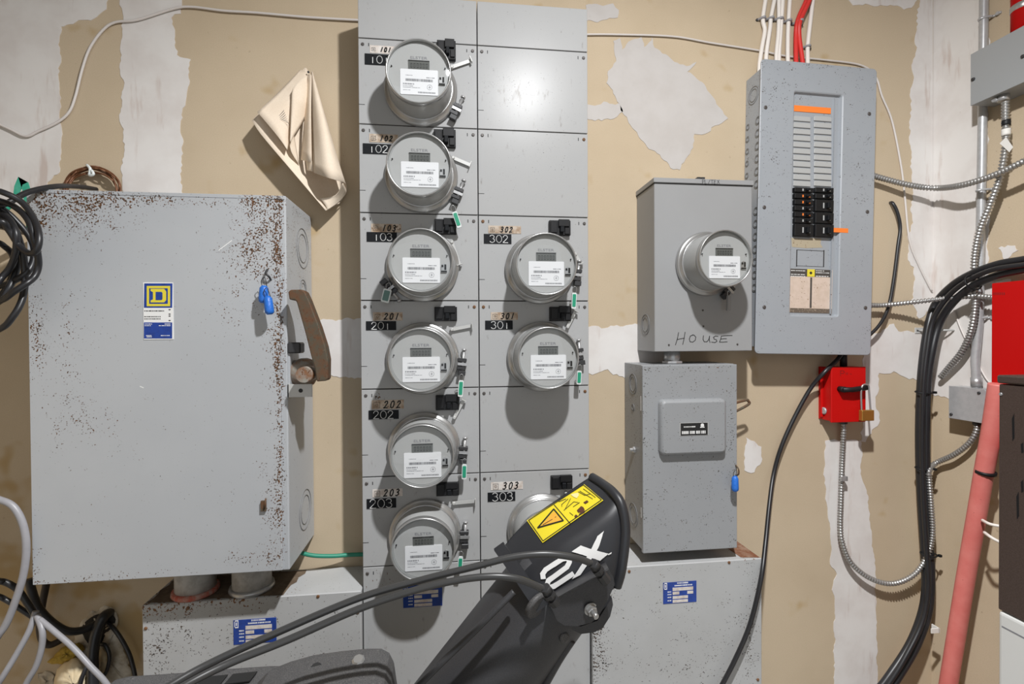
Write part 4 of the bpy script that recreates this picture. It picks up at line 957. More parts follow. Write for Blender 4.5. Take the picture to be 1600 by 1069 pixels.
# red disconnect with padlock
RD = 1.375
rx0 = P(1299,617,RD).x; rx1_ = P(1353,617,RD).x; rz1 = P(1326,573.5,RD).z; rz0 = P(1326,660,RD).z
rs = thing('red_switch', 'small red disconnect switch with a black lever below the breaker panel', 'switch box', ((rx0+rx1_)/2, Y(RD)/2, rz0))
part('body', MB().box(rx0+.001, rx1_-.001, Y(RD)+.006, 0, rz0+.004, rz1-.001), m_red2, rs, .001)
part('cover', MB().box(rx0, rx1_, Y(RD), Y(RD)+.007, rz0, rz1), m_red2, rs, .002, seg=2)
part('side_plug', MB().lathe([(.011,0),(.011,.004),(.008,.005)], (rx0+.001, Y(1.405), P(1287,642,1.405).z), (-1,0,0), 16), m_galv, rs)
part('side_fin', MB().box(rx0-.008, rx0+.001, -.022, -.018, rz0+.012, rz1-.004), m_red2, rs, .001)
lv = P(1310, 608, RD); lv2 = P(1346, 605, RD)
part('lever', MB().cyl((lv.x+.004, Y(RD), lv.z), (lv.x+.004, Y(RD)-.02, lv.z), .009, 16).tube([(lv.x-.002, Y(RD)-.016, lv.z), (lv.x+.03, Y(RD)-.018, lv.z-.001), (lv2.x, Y(RD)-.018, lv2.z)], .0078, 12), m_blackpl, rs)
nd = P(1318, 568, 1.40)
part('top_nipple', MB().cyl((nd.x, Y(1.40), rz1), (nd.x, Y(1.40), P(1318,548,1.40).z), .010, 12), m_blackpl, rs)
part('bottom_connector', MB().cyl((P(1318,660,1.40).x, Y(1.40), rz0+.004), (P(1318,660,1.40).x, Y(1.40), rz0-.008), .011, 12), m_lug, rs)
ink = MB(); s_ = 160/1069
def rq(x, z): p = P(1240+x*s_, 540+z*s_, RD); return (p.x, p.z)
for l in ([(490,262),(490,318)],[(490,266),(520,264),(530,278),(518,292),(492,292)],[(548,284),(548,304)],[(562,282),(562,304)],[(590,296),(604,300)]): ink.ribbon([rq(*q) for q in l], .0014, Y(RD)-.0003, Y(RD))
part('faint_handwriting', ink, MAT('dark red ink', (.10,.006,.006), .6), rs)
pk = thing('padlock', 'small brass padlock hanging on the red switch lever', 'padlock', P(1353, 657, 1.35))
A = P(1344, 641, 1.352); B = P(1363, 657, 1.352)
part('lock_body', MB().box(A.x, B.x, Y(1.352)-.008, Y(1.352)+.006, B.z, A.z), m_brass, pk, .0015)
xa, xb = A.x+.005, B.x-.006; zt = P(1350, 602, 1.352).z
part('shackle', MB().tube(cr([(xa, Y(1.352), A.z-.003), (xa-.002, Y(1.352), zt+(A.z-zt)*.3), (xa+.004, Y(1.352), zt), (xb-.008, Y(1.352), zt-.001), (xb-.005, Y(1.352), zt+(A.z-zt)*.25), (xb, Y(1.352), A.z-.003)], 6), .0026, 8), m_chrome, pk)

# thick black cables sweeping round the corner
bundle = [('outer thick black cable sweeping down the right corner', [(2300,250,0,.03),(1900,345,0,.045),(1640,398,0,.055),(1600,406,0,.055),(1560,413,0,.055),(1520,427,0,.055),(1488,446,0,.05),(1462,474,1.38),(1450,510,1.385),(1442,560,1.385),(1438,610,1.385),(1436,680,1.385),(1438,760,1.385),(1443,840,1.385),(1446,900,1.385),(1442,950,1.385),(1422,1005,1.38),(1385,1062,1.37),(1355,1100,1.37),(1310,1180,1.36),ground(1290,1180,1.35)], .0105),
 ('inner thick black cable sweeping down the right corner', [(2300,275,0,.05),(1900,364,0,.065),(1640,414,0,.075),(1600,421,0,.075),(1560,430,0,.07),(1520,447,0,.065),(1490,472,0,.055),(1468,505,1.36),(1456,550,1.365),(1449,600,1.37),(1447,680,1.37),(1448,760,1.37),(1452,840,1.375),(1455,900,1.375),(1451,955,1.375),(1432,1010,1.37),(1400,1064,1.36),(1375,1100,1.36),(1332,1180,1.35),ground(1310,1180,1.335)], .0105),
 ('slim black cable threaded between the two thick black cables', [(2300,262,0,.06),(1900,355,0,.08),(1640,408,0,.09),(1600,414,0,.09),(1550,422,0,.088),(1510,440,0,.08),(1480,465,0,.07),(1458,500,1.36),(1449,545,1.365),(1443,600,1.365),(1441,690,1.365),(1443,780,1.365),(1448,860,1.365),(1450,920,1.365),(1440,975,1.36),(1410,1035,1.35),(1375,1090,1.35),(1325,1180,1.34),ground(1302,1180,1.32)], .0070)]
for lab, pts, r in bundle: single('thick_black_cable', MB().tube(cr(mixp(pts), 8), r, 12), m_blackcab, lab, 'cable', 'thick black cables')
for i, (px, py, lab) in enumerate(((1443,613,'upper black zip tie round the thick black cables'), (1443,732,'black zip tie on the black cables where the armoured cable joins'), (1451,866,'lowest black zip tie holding the armoured loop to the black cables'))):
    c = P(px, py, 1.375); r_ = .024
    single('zip_tie', MB().tube([(c.x+r_*math.cos(t)*.95, c.y+r_*math.sin(t)*.75, c.z+.002*math.sin(t)) for t in [2*PI*k/20 for k in range(20)]], .0022, 6, True).box(c.x+.018, c.x+.026, c.y-.020, c.y-.012, c.z-.003, c.z+.004), m_blackpl, lab, 'zip tie', 'zip ties')
q = PR(1521, 441, .075); single('zip_tie', MB().tube([(q.x+.026*math.cos(t), q.y+.006*math.sin(t), q.z+.022*math.sin(t)) for t in [2*PI*k/20 for k in range(20)]], .0022, 6, True), m_blackpl, 'black zip tie on the sweeping cables beside the conduit', 'zip tie', 'zip ties')
c0 = P(1433, 512, 1.42); c1 = P(1452, 521, 1.42)
br_ = thing('cable_bracket', 'small grey metal bracket holding the black cables to the wall', 'bracket', (c0.x, -.01, c1.z))
part('plate', MB().box(c0.x, c1.x+.01, -.0035, 0, c1.z, c0.z), m_ringtan, br_, .0006); part('screw', MB().lathe([(.003,0),(.002,.002)], (c0.x+.008, -.0035, (c0.z+c1.z)/2), n=8), m_lug, br_)
part('band', MB().tube(cr([(c0.x+.014, -.003, (c0.z+c1.z)/2), (c1.x-.012, -.058, (c0.z+c1.z)/2), (c1.x+.022, -.070, (c0.z+c1.z)/2), (c1.x+.030, -.03, (c0.z+c1.z)/2), (c1.x+.012, -.003, (c0.z+c1.z)/2)], 5), .003, 8), m_ringtan, br_)

# pink pole, brown cabinet, white cabinet
pts = [PR(1500,1250,.085), PR(1467,1160,.085), PR(1482,1069,.085), PR(1498,970,.085), PR(1513,880,.085), PR(1527,800,.088), PR(1538,735,.09), PR(1548,680,.092), PR(1556,628,.095), PR(1560,600,.095)]
pts = pts[2:]; d = (pts[0]-pts[2]); base = pts[0]+d*(pts[0].z/abs(d.z))*.98
po = thing('faded_red_pole', 'faded red plastic pole leaning in the right corner', 'pole', (base.x, base.y, 0))
part('pole', MB().tube(cr([base]+pts[1:], 6), .0215, 16), m_pink, po)
tz = PR(1540, 738, .09); d = (pts[4]-pts[3]).normalized()
part('tie', MB().tube([tz-d*.004, tz+d*.004], .0235, 16), m_blackpl, po)
part('white_top', MB().tube([PR(1555,634,.096), PR(1556,606,.096)], .008, 12), m_white, po)
for i, (a, b, c, d) in enumerate((((1535,813),(1542,817),(1550,820),(1566,823)), ((1538,832),(1546,838),(1554,843),(1568,850)))):
    single('stub_wire', MB().tube(cr([PR(*a,.10), PR(*b,.115), PR(*c,.115), PR(*d,.105)], 4), .0040, 8), m_whitecab, ['upper', 'lower'][i]+' pale wire stub sticking out of the faded red pole', 'wire', 'wire stubs')
BO = .38
a = PR(1560.5, 600, BO); b = PR(1562, 953, BO)
bc = thing('brown_cabinet', 'dark brown cabinet with an overhanging top at the right edge', 'cabinet', (XR-BO/2, a.y-.25, b.z))
part('body', MB().box(XR-BO, XR-.002, a.y-.5, a.y, b.z, a.z), m_brown, bc, .002)
tp = PR(1559, 586, BO+.004)
part('top', MB().box(XR-BO-.004, XR-.001, a.y-.505, a.y+.002, a.z+.002, tp.z), m_brown, bc, .003)
part('rivet', MB().lathe([(.004,0),(.003,.002)], (XR-BO, PR(1564,616,BO).y, PR(1564,616,BO).z), (-1,0,0), 8), m_zinc, bc)
dr_ = MB()
for px, py, L in ((1583,668,.030), (1597,700,.012), (1597,760,.014), (1590,790,.03)):
    q = PR(px, py, BO); dr_.add([(XR-BO-.0004, q.y-.0022, q.z+L), (XR-BO-.0004, q.y+.0022, q.z+L*.6), (XR-BO-.0004, q.y+.001, q.z-L), (XR-BO-.0004, q.y-.003, q.z-L*.7)], [(0,1,2,3)])
part('drip', dr_, m_blackpl, bc)
w = PR(1562.5, 966, BO)
wa = thing('white_cabinet', 'white enamel cabinet under the brown cabinet at the right edge', 'cabinet', (XR-BO/2, a.y-.25, 0))
part('body', MB().box(XR-BO-.001, XR-.002, a.y-.5, a.y, 0, b.z-.001), m_appl, wa, .008, seg=3)
part('lid_seam', MB().box(XR-BO-.0015, XR-BO+.002, a.y-.5, a.y-.009, b.z-.034, b.z-.031), m_printl, wa)

for px, py, D, lab in ((1450, 979, 1.36, 'small white clip on the black cables near the bottom right'), (1315, 747, 1.412, 'small clip on the armoured cable below the red switch')):
    c = P(px, py, D); w = .013 if D < 1.4 else .010
    single('cable_clip', MB().box(c.x-w, c.x+w, c.y-.024 if D < 1.4 else c.y-.011, c.y-.021 if D < 1.4 else c.y-.008, c.z-.007, c.z+.007).box(c.x+w-.001, c.x+w+.002, c.y-.024 if D < 1.4 else c.y-.011, c.y if D < 1.4 else -.001, c.z-.007, c.z+.007), m_tape if D < 1.4 else m_zinc, lab, 'clip')
# ------------------------------------------------------------------ left edge: coils, wires, broken wall
cc = thing('cable_coil', 'coil of black cable hanging at the left edge beside the big switch', 'cable coil', P(-44, 500, 1.12))
paths = [[(0,299),(34,316),(54,344),(61,370),(57,391),(45,396),(30,384),(14,360),(0,346)],
 [(0,314),(24,324),(44,344),(54,374),(59,398),(60,416),(54,432),(40,444),(20,457),(0,470)],
 [(0,333),(17,346),(25,366),(25,392),(17,416),(4,432),(-12,446)],
 [(0,338),(20,352),(33,385),(38,412),(39,442),(34,470),(20,495),(0,514)],
 [(0,352),(20,360),(29,380),(29,404),(23,430),(11,455),(-6,474)],
 [(0,325),(30,350),(50,378),(53,402),(44,424),(24,438),(0,447)],
 [(-6,378),(8,386),(18,396),(22,412),(16,440),(-6,468)]]
for i, pth in enumerate(paths):
    D = 1.10+.010*i; a_, b_ = pth[0], pth[-1]
    q = pth+[(b_[0]-45, b_[1]+10), (-100+5*i, (a_[1]+b_[1])/2+8), (a_[0]-45, a_[1]-10)]
    pts = [P(x, y, D+.012*math.sin(k*1.3+i)) for k, (x, y) in enumerate(q)]
    part('loop', MB().tube(cr(pts, 6, True), .0060, 10, True), m_blackcab, cc)
part('hanger', MB().cyl((P(-70,330,1.2).x, -.001, P(-70,322,1.12).z), (P(-70,330,1.2).x, Y(1.07), P(-70,322,1.12).z), .008, 8), m_zinc, cc)
part('tail', MB().tube(cr([P(-30,330,1.12), P(10,318,1.14), P(45,300,1.18), P(90,291,1.24), P(125,292,1.33), P(150,296,1.40)], 8), .0058, 10), m_blackcab, cc)
def strip(mb, line, wv, th):                  # a band: centre line with a width vector at each point
    rows = []
    for p, w in line: p = Vector(p); w = Vector(w); n = Vector((0, -th, 0)); rows.append([p-w, p+w, p+w+n, p-w+n])
    return mb.grid(rows, False, True)
gs = MB(); D = 1.30
strip(gs, [(P(5,332,D), (.004,0,.012)), (P(24,316,D), (.006,0,.012)), (P(30,290,D), (.009,0,.002)), (P(37,281,D), (.010,0,-.006)), (P(43,300,D), (.009,0,-.001)), (P(47,336,D), (.008,0,0)), (P(48,360,D), (.008,0,0))], None, .002)
single('green_strap', gs, m_strap, 'green fabric strap looped behind the black cable coil', 'strap')
cw = thing('wire_coil', 'coil of rusty brown wire hung on the wall above the big switch', 'wire coil', P(146, 300, 1.40))
for i in range(9):
    rg = random.Random(i); rx = 40+rg.uniform(-3, 6); rz = 32+rg.uniform(-3, 8); pts = []
    for k in range(16):
        a = 2*PI*k/16; pts.append(P(144+rg.uniform(-1.2,1.2)+rx*math.cos(a), 300+rg.uniform(-1,1)-rz*math.sin(a), 1.408+rg.uniform(-.006,.006)))
    part('strand', MB().tube(cr(pts, 4, True), .0022, 6, True), m_copper, cw)
part('tie', MB().tube(cr([P(136,258,1.40), P(141,264,1.393), P(140,274,1.395), P(146,272,1.392), P(143,266,1.393)], 4), .0035, 8), m_clearp, cw)
cable('green_wire', 'green ground wire between the big switch and the meter cabinet', 'wire', [(440,846,1.38),(464,861,1.38),(488,868,1.39),(520,869,1.40),(548,867,1.41),(585,866,1.415)], .0056, m_greenw, 8)
gl = 'grey cable'
cable('grey_cable', 'grey cable arching over at the left edge below the big switch', 'cable', [(-170,1000,1.24),(-120,860,1.22),(-70,800,1.21),(-20,780,1.20),(2,782,1.20),(22,793,1.20),(36,820,1.20),(41,856,1.20),(36,900,1.20),(22,945,1.20),(8,978,1.20),(-12,1010,1.20),(-60,1120,1.22),ground(-80,1100,1.24)], .0072, m_greycab, 10, 'grey cables')
cable('grey_cable', 'grey cable running down to the bottom left corner', 'cable', [(56,955,1.27),(46,985,1.26),(26,1022,1.25),(6,1055,1.24),(-12,1085,1.24),(-40,1150,1.24),ground(-45,1150,1.22)], .0064, m_greycab, 10, 'grey cables')
cable('grey_cable', 'grey cable bending down beside the corner grey cable', 'cable', [(58,962,1.265),(66,985,1.25),(65,1012,1.25),(56,1042,1.25),(38,1075,1.25),(10,1150,1.25),ground(5,1150,1.23)], .0064, m_greycab, 10, 'grey cables')
cable('grey_cable', 'grey cable slanting right in front of the broken wall', 'cable', [(62,968,1.26),(84,986,1.25),(112,1010,1.24),(140,1040,1.23),(172,1078,1.23),(190,1140,1.24),ground(190,1140,1.22)], .0058, m_greycab, 10, 'grey cables')
cable('black_cable', 'upper black cable entering from the left edge below the big switch', 'cable', [(-260,870,1.425),(-120,884,1.34),(-15,906,1.28),(8,910,1.28),(28,922,1.29),(44,945,1.29),(60,970,1.285)], .0070, m_blackcab, 10)
cable('black_cable', 'lower black cable entering from the left edge below the big switch', 'cable', [(-270,880,1.425),(-120,900,1.35),(-15,928,1.29),(10,938,1.29),(34,953,1.295),(60,970,1.30)], .0058, m_blackcab, 10)
cable('black_cable', 'black cable dropping behind the big switch and curving into the hole', 'cable', [(46,905,1.36),(50,925,1.36),(60,950,1.35),(80,972,1.35),(104,986,1.36),(128,985,1.38),(148,976,1.40),(166,968,1.425)], .0092, m_blackcab, 10)
cable('brown_cable', 'brownish cable hooking round below the big switch', 'cable', [(74,905,1.40),(66,945,1.40),(62,975,1.40),(66,1000,1.40),(78,1008,1.405),(96,1000,1.42)], .0080, MAT('dirty brown cable', (.035,.024,.018), .6), 10)
cable('black_cable', 'thick black cable hanging straight out of the hole', 'cable', [(172,958,1.43),(162,964,1.40),(152,985,1.39),(146,1015,1.38),(145,1050,1.37),(147,1100,1.36),(150,1180,1.36),ground(150,1180,1.35)], .0125, m_blackcab, 10)
cable('black_cable', 'thin black cable curving right from the hole', 'cable', [(166,972,1.42),(180,985,1.405),(196,1010,1.40),(206,1035,1.395),(212,1075,1.38),(205,1150,1.37),ground(200,1150,1.36)], .0050, m_blackcab, 8)
cable('black_cable', 'small black loop of cable under the hole', 'cable', [(150,1008,1.41),(164,1008,1.405),(171,1025,1.40),(168,1045,1.40),(160,1060,1.40)], .0046, m_blackcab, 8)
cable('black_cable', 'short black cable end over the beige foam lump', 'cable', [(138,1036,1.355),(131,1052,1.345),(124,1075,1.34),(112,1140,1.34),ground(108,1140,1.33)], .0052, m_blackcab, 8)
def blob(name, poly, D0, D1, mat, parent=None, lab=None, cat=None, seed=1, amp=2.0):
    pts = ragged(poly, amp, 6, seed); mb = MB(); cx = sum(p[0] for p in pts)/len(pts); cy = sum(p[1] for p in pts)/len(pts); rows = []
    rg = random.Random(seed)
    for k, D in ((1.0, D0), (.95, D0+(D1-D0)*.55), (.78, D0+(D1-D0)*.85), (.45, D1), (.05, D1)):
        rows.append([P(cx+(x-cx)*k, cy+(y-cy)*k, D+rg.uniform(-.003, .003)) for x, y in pts])
    rows = [r if (rows[0][0].x) else r for r in rows]
    mb.grid(rows, True, True)
    # keep faces outward
    if parent is not None: return link(name, mb.mesh(name), mat, parent)
    return single(name, mb, mat, lab, cat)
blob('plaster_rim', [(118,985),(128,968),(150,952),(170,944),(182,950),(186,966),(178,980),(190,1000),(204,1040),(210,1090),(150,1090),(120,1040),(112,1010)], 1.431, 1.422, m_plaster, wall_back, seed=3, amp=3)
blob('wall_hole', [(126,985),(134,972),(154,960),(172,958),(182,968),(178,982),(166,992),(160,1010),(140,1015),(130,1000)], 1.425, 1.420, m_hole, wall_back, seed=4, amp=2)
blob('foam_lump', [(84,1060),(88,1045),(100,1033),(118,1026),(132,1030),(140,1044),(140,1100),(86,1100)], 1.425, 1.36, m_foam, None, 'beige lump of expanding foam at the bottom left', 'foam', seed=5, amp=1.5)
blob('foam_lump', [(150,1020),(160,1012),(168,1024),(168,1050),(158,1062),(150,1050)], 1.425, 1.405, m_foam, None, 'small beige foam lump under the wall hole', 'foam', seed=6, amp=1.5)
blob('insulation_scrap', [(74,1036),(96,1014),(124,1004),(132,1014),(116,1028),(96,1040)], 1.42, 1.385, m_wool, None, 'yellow scrap of insulation below the big switch', 'insulation', seed=7, amp=1.6)
blob('plaster_stain', [(60,1055),(76,1046),(84,1056),(82,1080),(62,1080)], 1.431, 1.426, m_plaster, wall_back, seed=8)

# ------------------------------------------------------------------ folded paper drawing on the wall
pa = thing('paper_drawing', 'folded yellowed paper drawing hanging on the wall left of the meters', 'paper', P(483, 328, 1.42))
def sheet(name, grid, par=pa, n=4, mat=None):  # grid of (px,py,D) rows -> smooth thin sheet
    rows = [cr([P(*q) for q in r], n) for r in grid]
    cols = list(zip(*rows)); cols = [cr(c, n) for c in cols]; rows = list(zip(*cols))
    mb = MB().grid([list(r) for r in rows], True)
    o = part(name, mb, mat or m_paper, par); sd = o.modifiers.new('thickness', 'SOLIDIFY'); sd.thickness = .0008; return o
# back sheet, slanting from the corner at the left down to the tip
sheet('back_sheet', [[(472,110,1.423),(440,140,1.415),(394,188,1.372)],[(484,116,1.424),(458,180,1.42),(408,210,1.365)],[(520,235,1.424),(490,265,1.418),(452,262,1.365)],[(541,300,1.424),(530,318,1.415),(509,329,1.37)]])
# front left leaf
sheet('front_leaf', [[(469,109,1.412),(436,143,1.39),(402,175,1.352)],[(478,112,1.41),(455,155,1.382),(420,196,1.35)],[(480,122,1.405),(458,180,1.385),(438,218,1.352)],[(476,150,1.41),(457,205,1.40),(449,234,1.358)]])
sheet('curled_leaf', [[(480,118,1.405),(481,150,1.40),(480,178,1.405)],[(468,125,1.385),(469,160,1.375),(470,195,1.385)],[(457,140,1.37),(455,185,1.362),(453,228,1.365)],[(458,150,1.385),(459,205,1.385),(468,258,1.39)]])
# right leaves, rolled to a cone
sheet('inner_leaf', [[(481,116,1.41),(477,170,1.395),(470,250,1.385)],[(485,116,1.40),(482,175,1.37),(480,252,1.355)],[(487,118,1.40),(486,180,1.365),(487,254,1.35)]])
sheet('cone_leaf', [[(486,113,1.41),(487,180,1.375),(490,270,1.345)],[(488,112,1.405),(497,185,1.345),(510,277,1.315)],[(491,120,1.405),(509,192,1.345),(527,282,1.325)],[(492,126,1.41),(518,215,1.375),(540,287,1.36)],[(492,130,1.418),(517,225,1.405),(542,302,1.395)]])
sheet('cone_lip', [[(542,302,1.395),(541,296,1.375),(536,286,1.345)],[(530,316,1.392),(528,310,1.38),(524,305,1.37)],[(512,328,1.375),(508,320,1.372),(500,310,1.37)]])
sheet('folded_slip', [[(478,250,1.372),(488,252,1.358)],[(479,256,1.372),(489,258,1.358)],[(480,266,1.374),(489,268,1.36)]], n=3)
pl_ = MB()
for i in range(8):
    a = P(434+i*2.6, 183-i*1.2, 1.372); pl_.tube([P(432+i*2.4, 186+i*.6, 1.362), P(444+i*1.2, 172+i*3.4, 1.366)], .0004, 4)
part('faint_lines', pl_, m_print, pa)
part('nail', MB().lathe([(.003,0),(.003,.002)], P(482,113,1.40), (0,-1,0), 8), m_lug, pa)

# ------------------------------------------------------------------ snow blower in the foreground
sb = thing('snow_blower', 'black snow blower with a 2X chute deflector in the foreground', 'snow blower', (P(700,1069,.75).x, Y(.72), 0))
secs = [[(788,856,.985),(797,872,.945),(812,893,.905),(826,908,.878),(846,928,.858),(866,952,.850),(884,974,.856)],
        [(808,832,.985),(818,850,.945),(832,871,.905),(845,887,.878),(866,911,.858),(890,938,.850),(906,961,.856)],
        [(834,808,.985),(845,825,.945),(859,845,.905),(872,861,.878),(892,888,.858),(912,920,.850),(927,948,.857)],
        [(874,780,.985),(886,797,.945),(901,817,.905),(914,834,.878),(930,864,.860),(938,904,.852),(944,934,.858)],
        [(907,757,.985),(921,773,.945),(939,791,.905),(952,808,.880),(961,845,.864),(958,893,.855),(954,922,.860)],
        [(924,746,.985),(941,757,.950),(957,770,.912),(970,790,.888),(976,830,.872),(970,886,.860),(962,916,.864)]]
g = [cr([P(*q) for q in s], 6) for s in secs]; cols = [cr(list(c), 6) for c in zip(*g)]
G = [list(r) for r in zip(*cols)]
mbd = MB().grid(G, True)
bv = BVHTree.FromPolygons([Vector(v) for v in mbd.v], mbd.f)
dfl = part('deflector', mbd, m_deflect, sb); md = dfl.modifiers.new('thickness', 'SOLIDIFY'); md.thickness = .005; md.offset = 0
hem = part('deflector_hem', MB().tube([p for p in cr([P(*q) for q in [(x+1, y, D-.004) for x, y, D in secs[-1]]], 6)], .0095, 10), m_deflect, sb)
# the hidden half of the hood, so that it is a shell and not a skin
sheet('deflector_side', [[(788,856,.985),(834,808,.985),(874,780,.985),(924,746,.985)],[(830,900,1.03),(870,850,1.03),(915,820,1.03),(955,790,1.03)],[(866,952,1.03),(912,920,1.03),(938,904,1.03),(965,886,1.03)]], sb, 4, m_deflect)
def on_hood(px, py, lift=.004):
    d = ray(px, py).normalized(); h = bv.ray_cast(CAM, d)
    if h[0] is None: h = (P(px, py, .86),)
    n = h[1] if len(h) > 1 else -d
    if n.dot(d) > 0: n = -n
    return h[0]+n*lift
def decal(name, polys, mat, parent, lift=.004, cut=4.0):
    mb = MB()
    for poly in polys:
        bm = bmesh.new(); bm.faces.new([bm.verts.new((x, y, 0)) for x, y in poly]); bmesh.ops.triangulate(bm, faces=bm.faces[:])
        for _ in range(3):
            ed = [e for e in bm.edges if e.calc_length() > cut]
            if ed: bmesh.ops.subdivide_edges(bm, edges=ed, cuts=1); bmesh.ops.triangulate(bm, faces=[f for f in bm.faces if len(f.verts) > 3])
        bm.verts.index_update(); vs_ = [on_hood(v.co.x, v.co.y, lift) for v in bm.verts]; fs = [tuple(v.index for v in f.verts) for f in bm.faces]; mb.add(vs_, fs, True); bm.free()
    return part(name, mb, mat, parent)
s7 = .2618
def c7(l): return [(740+x*s7, 720+y*s7) for x, y in l]
def stroke_polys(line, w):
    out = []
    for (ax, az), (bx, bz) in zip(line[:-1], line[1:]):
        dx, dz = bx-ax, bz-az; L = math.hypot(dx, dz); ex, ez = dx/L*w*.18, dz/L*w*.18; nx, nz = -dz/L*w/2, dx/L*w/2
        out.append([(ax-ex+nx, az-ez+nz), (ax-ex-nx, az-ez-nz), (bx+ex-nx, bz+ez-nz), (bx+ex+nx, bz+ez+nz)])
    return out
two = [c7([(412,706),(410,672),(428,645),(440,668),(438,700)])]+[c7(q) for q in ([(410,672),(428,640),(530,578),(545,600),(450,662)], [(530,578),(560,570),(582,588),(556,606),(540,600)], [(556,604),(582,588),(578,620),(560,650),(536,632)], [(536,632),(560,650),(470,722),(440,752),(426,738),(450,700)], [(426,738),(470,712),(588,680),(575,700),(468,770),(440,765)])]
two0 = [c7([(410,706),(409,676),(432,645),(530,578),(562,570),(583,590),(578,622),(560,650),(476,716),(590,655),(588,682),(470,768),(428,738),(440,706),(535,628),(546,610),(536,604),(520,610),(446,664),(438,684)])]
ex_ = [c7([(776,420),(738,452),(704,520),(682,560),(586,702),(634,678),(724,552),(748,505)]), c7([(586,545),(640,508),(700,528),(800,552),(750,594),(700,578),(650,562)]), c7([(795,556),(818,542),(816,552),(800,560)])]
two = stroke_polys(c7([(420,702),(417,678),(435,652),(530,589),(562,583),(573,603),(557,634),(450,714),(440,740)]), 7.4)+stroke_polys(c7([(446,757),(480,746),(592,672)]), 7.4)
decal('lettering', two+ex_, m_white, sb, .0052, 5)
lab = c7([(325,365),(665,150),(780,245),(420,498)])
decal('warning_label', [lab], m_warn, sb, .0045, 6)
s8 = 140/1247
def c8(l): return [(820+x*s8, 750+y*s8) for x, y in l]
bl_ = []
for l in ([(75,585),(830,95),(1085,300),(275,870),(75,585)], [(425,372),(650,635)]): bl_ += stroke_polys(c8(l), 1.0)
for l in ([(200,690),(420,432),(552,592),(200,690)],): bl_ += stroke_polys(c8(l), 1.9)
for l in ([(575,440),(655,285)], [(535,400),(530,370),(620,290)], [(490,330),(590,290)], [(560,450),(700,330),(760,340)], [(640,480),(690,520)], [(690,400),(780,340)], [(780,180),(960,290)], [(830,150),(1000,270)], [(760,190),(850,240),(930,220)]): bl_ += stroke_polys(c8(l), .7)
decal('label_lines', bl_, m_black, sb, .0056, 6)
decal('label_triangle', [c8([(235,668),(418,462),(530,585)])], MAT('amber print', (.80,.42,.05), .5), sb, .0052, 6)
pic = [c8(q) for q in ([(740,450),(800,390),(830,405),(850,440),(820,475),(760,480)], [(705,530),(725,508),(750,520),(745,540),(715,548)], [(765,500),(820,470),(855,450),(850,480),(790,512)], [(830,340),(880,310),(905,330),(860,360)], [(430,552),(455,530),(450,548)])]+stroke_polys(c8([(270,650),(400,575)]), .9)
decal('label_pictogram', pic, MAT('brown print', (.10,.035,.02), .5), sb, .0056, 6)
decal('label_figure', [c8([(655,230),(700,215),(760,205),(770,240),(740,280),(700,265)])], MAT('cream print', (.85,.76,.35), .5), sb, .0054, 6)

# chute tube, from the hood down to the auger housing
ct = P(865, 915, .935); cb = P(748, 1069, .935); dcb = (cb-ct)
ce = ct+dcb*((ct.z-.34)/(ct.z-cb.z))
rows_ = []
axis = (ce-ct).normalized(); u = axis.cross(Vector((0,1,0))).normalized(); w_ = axis.cross(u)
def ring(c, r, sq=1.0): return [c+(u*math.cos(2*PI*k/36)+w_*math.sin(2*PI*k/36)*sq)*r*(1+.035*max(0, math.cos(2*PI*k/36*2+.6))**8) for k in range(36)]
L = (ce-ct).length
prof = [(-.02,.088),(.02,.090),(.10,.092),(.30,.094),(L,.100)]
part('chute', MB().grid([ring(ct+axis*h, r) for h, r in prof], True, True), m_machine, sb).modifiers.new('thickness', 'SOLIDIFY').thickness = .004
# raised seam along the chute
sm = [P(803,925,.848), P(776,952,.842), P(735,993,.842), P(690,1036,.842), P(650,1076,.842)]
part('chute_seam', MB().tube(cr(sm, 8), .0055, 10), m_machine, sb)
sm = [P(893,1000,.87), P(872,1032,.87), P(848,1075,.87)]
part('chute_edge', MB().tube(cr(sm, 6), .008, 10), m_machine, sb)
# flange bar across the joint
fl = [P(779,852,.93), P(792,870,.90), P(812,898,.872), P(834,930,.850), P(846,946,.846)]
frows = []
for p in cr(fl, 5): frows.append([p+Vector((.009,0,.006)), p+Vector((-.009,0,-.006)), p+Vector((-.009,-.010,-.006)), p+Vector((.009,-.010,.006))])
part('flange', MB().grid(frows, False, True), m_deflect, sb)
part('pivot_cap', MB().lathe([(.024,0),(.024,.006),(.021,.009)], P(836,944,.845), (.55,-.75,-.35), 20), m_dusty, sb)
# bracket plate with its bolt
def pq(l, D): return [P(*q, D) for q in c7(l)]
F = pq([(452,858),(808,650),(836,700),(842,740),(800,835),(740,940),(700,968),(620,988),(545,985),(500,958)], .805)
B = [p+Vector((0, .006, 0)) for p in F]; n = len(F)
part('bracket', MB().add(F+B, [tuple(range(n))[::-1], tuple(range(n, 2*n))]+[(i, (i+1) % n, (i+1) % n+n, i+n) for i in range(n)]), m_machine, sb)
A0, A1 = P(*c7([(452,858)])[0], .805), P(*c7([(808,650)])[0], .805)
part('bracket_ledge', MB().hexa([A0, A1, A1+Vector((0,.004,-.006)), A0+Vector((0,.004,-.006))], [A0+Vector((.008,.045,-.008)), A1+Vector((.008,.045,-.008)), A1+Vector((.008,.045,-.014)), A0+Vector((.008,.045,-.014))]), m_machine, sb)
F = pq([(560,975),(640,990),(740,955),(805,850),(826,820),(832,860),(815,930),(770,1000),(720,1025),(640,1035),(590,1010)], .83)
B = [p+Vector((0, .03, 0)) for p in F]; n = len(F)
part('bracket_foot', MB().add(F+B, [tuple(range(n))[::-1], tuple(range(n, 2*n))]+[(i, (i+1) % n, (i+1) % n+n, i+n) for i in range(n)]), m_machine, sb)
bc_ = P(922, 951, .805); ba = Vector((.25, -.9, -.2))
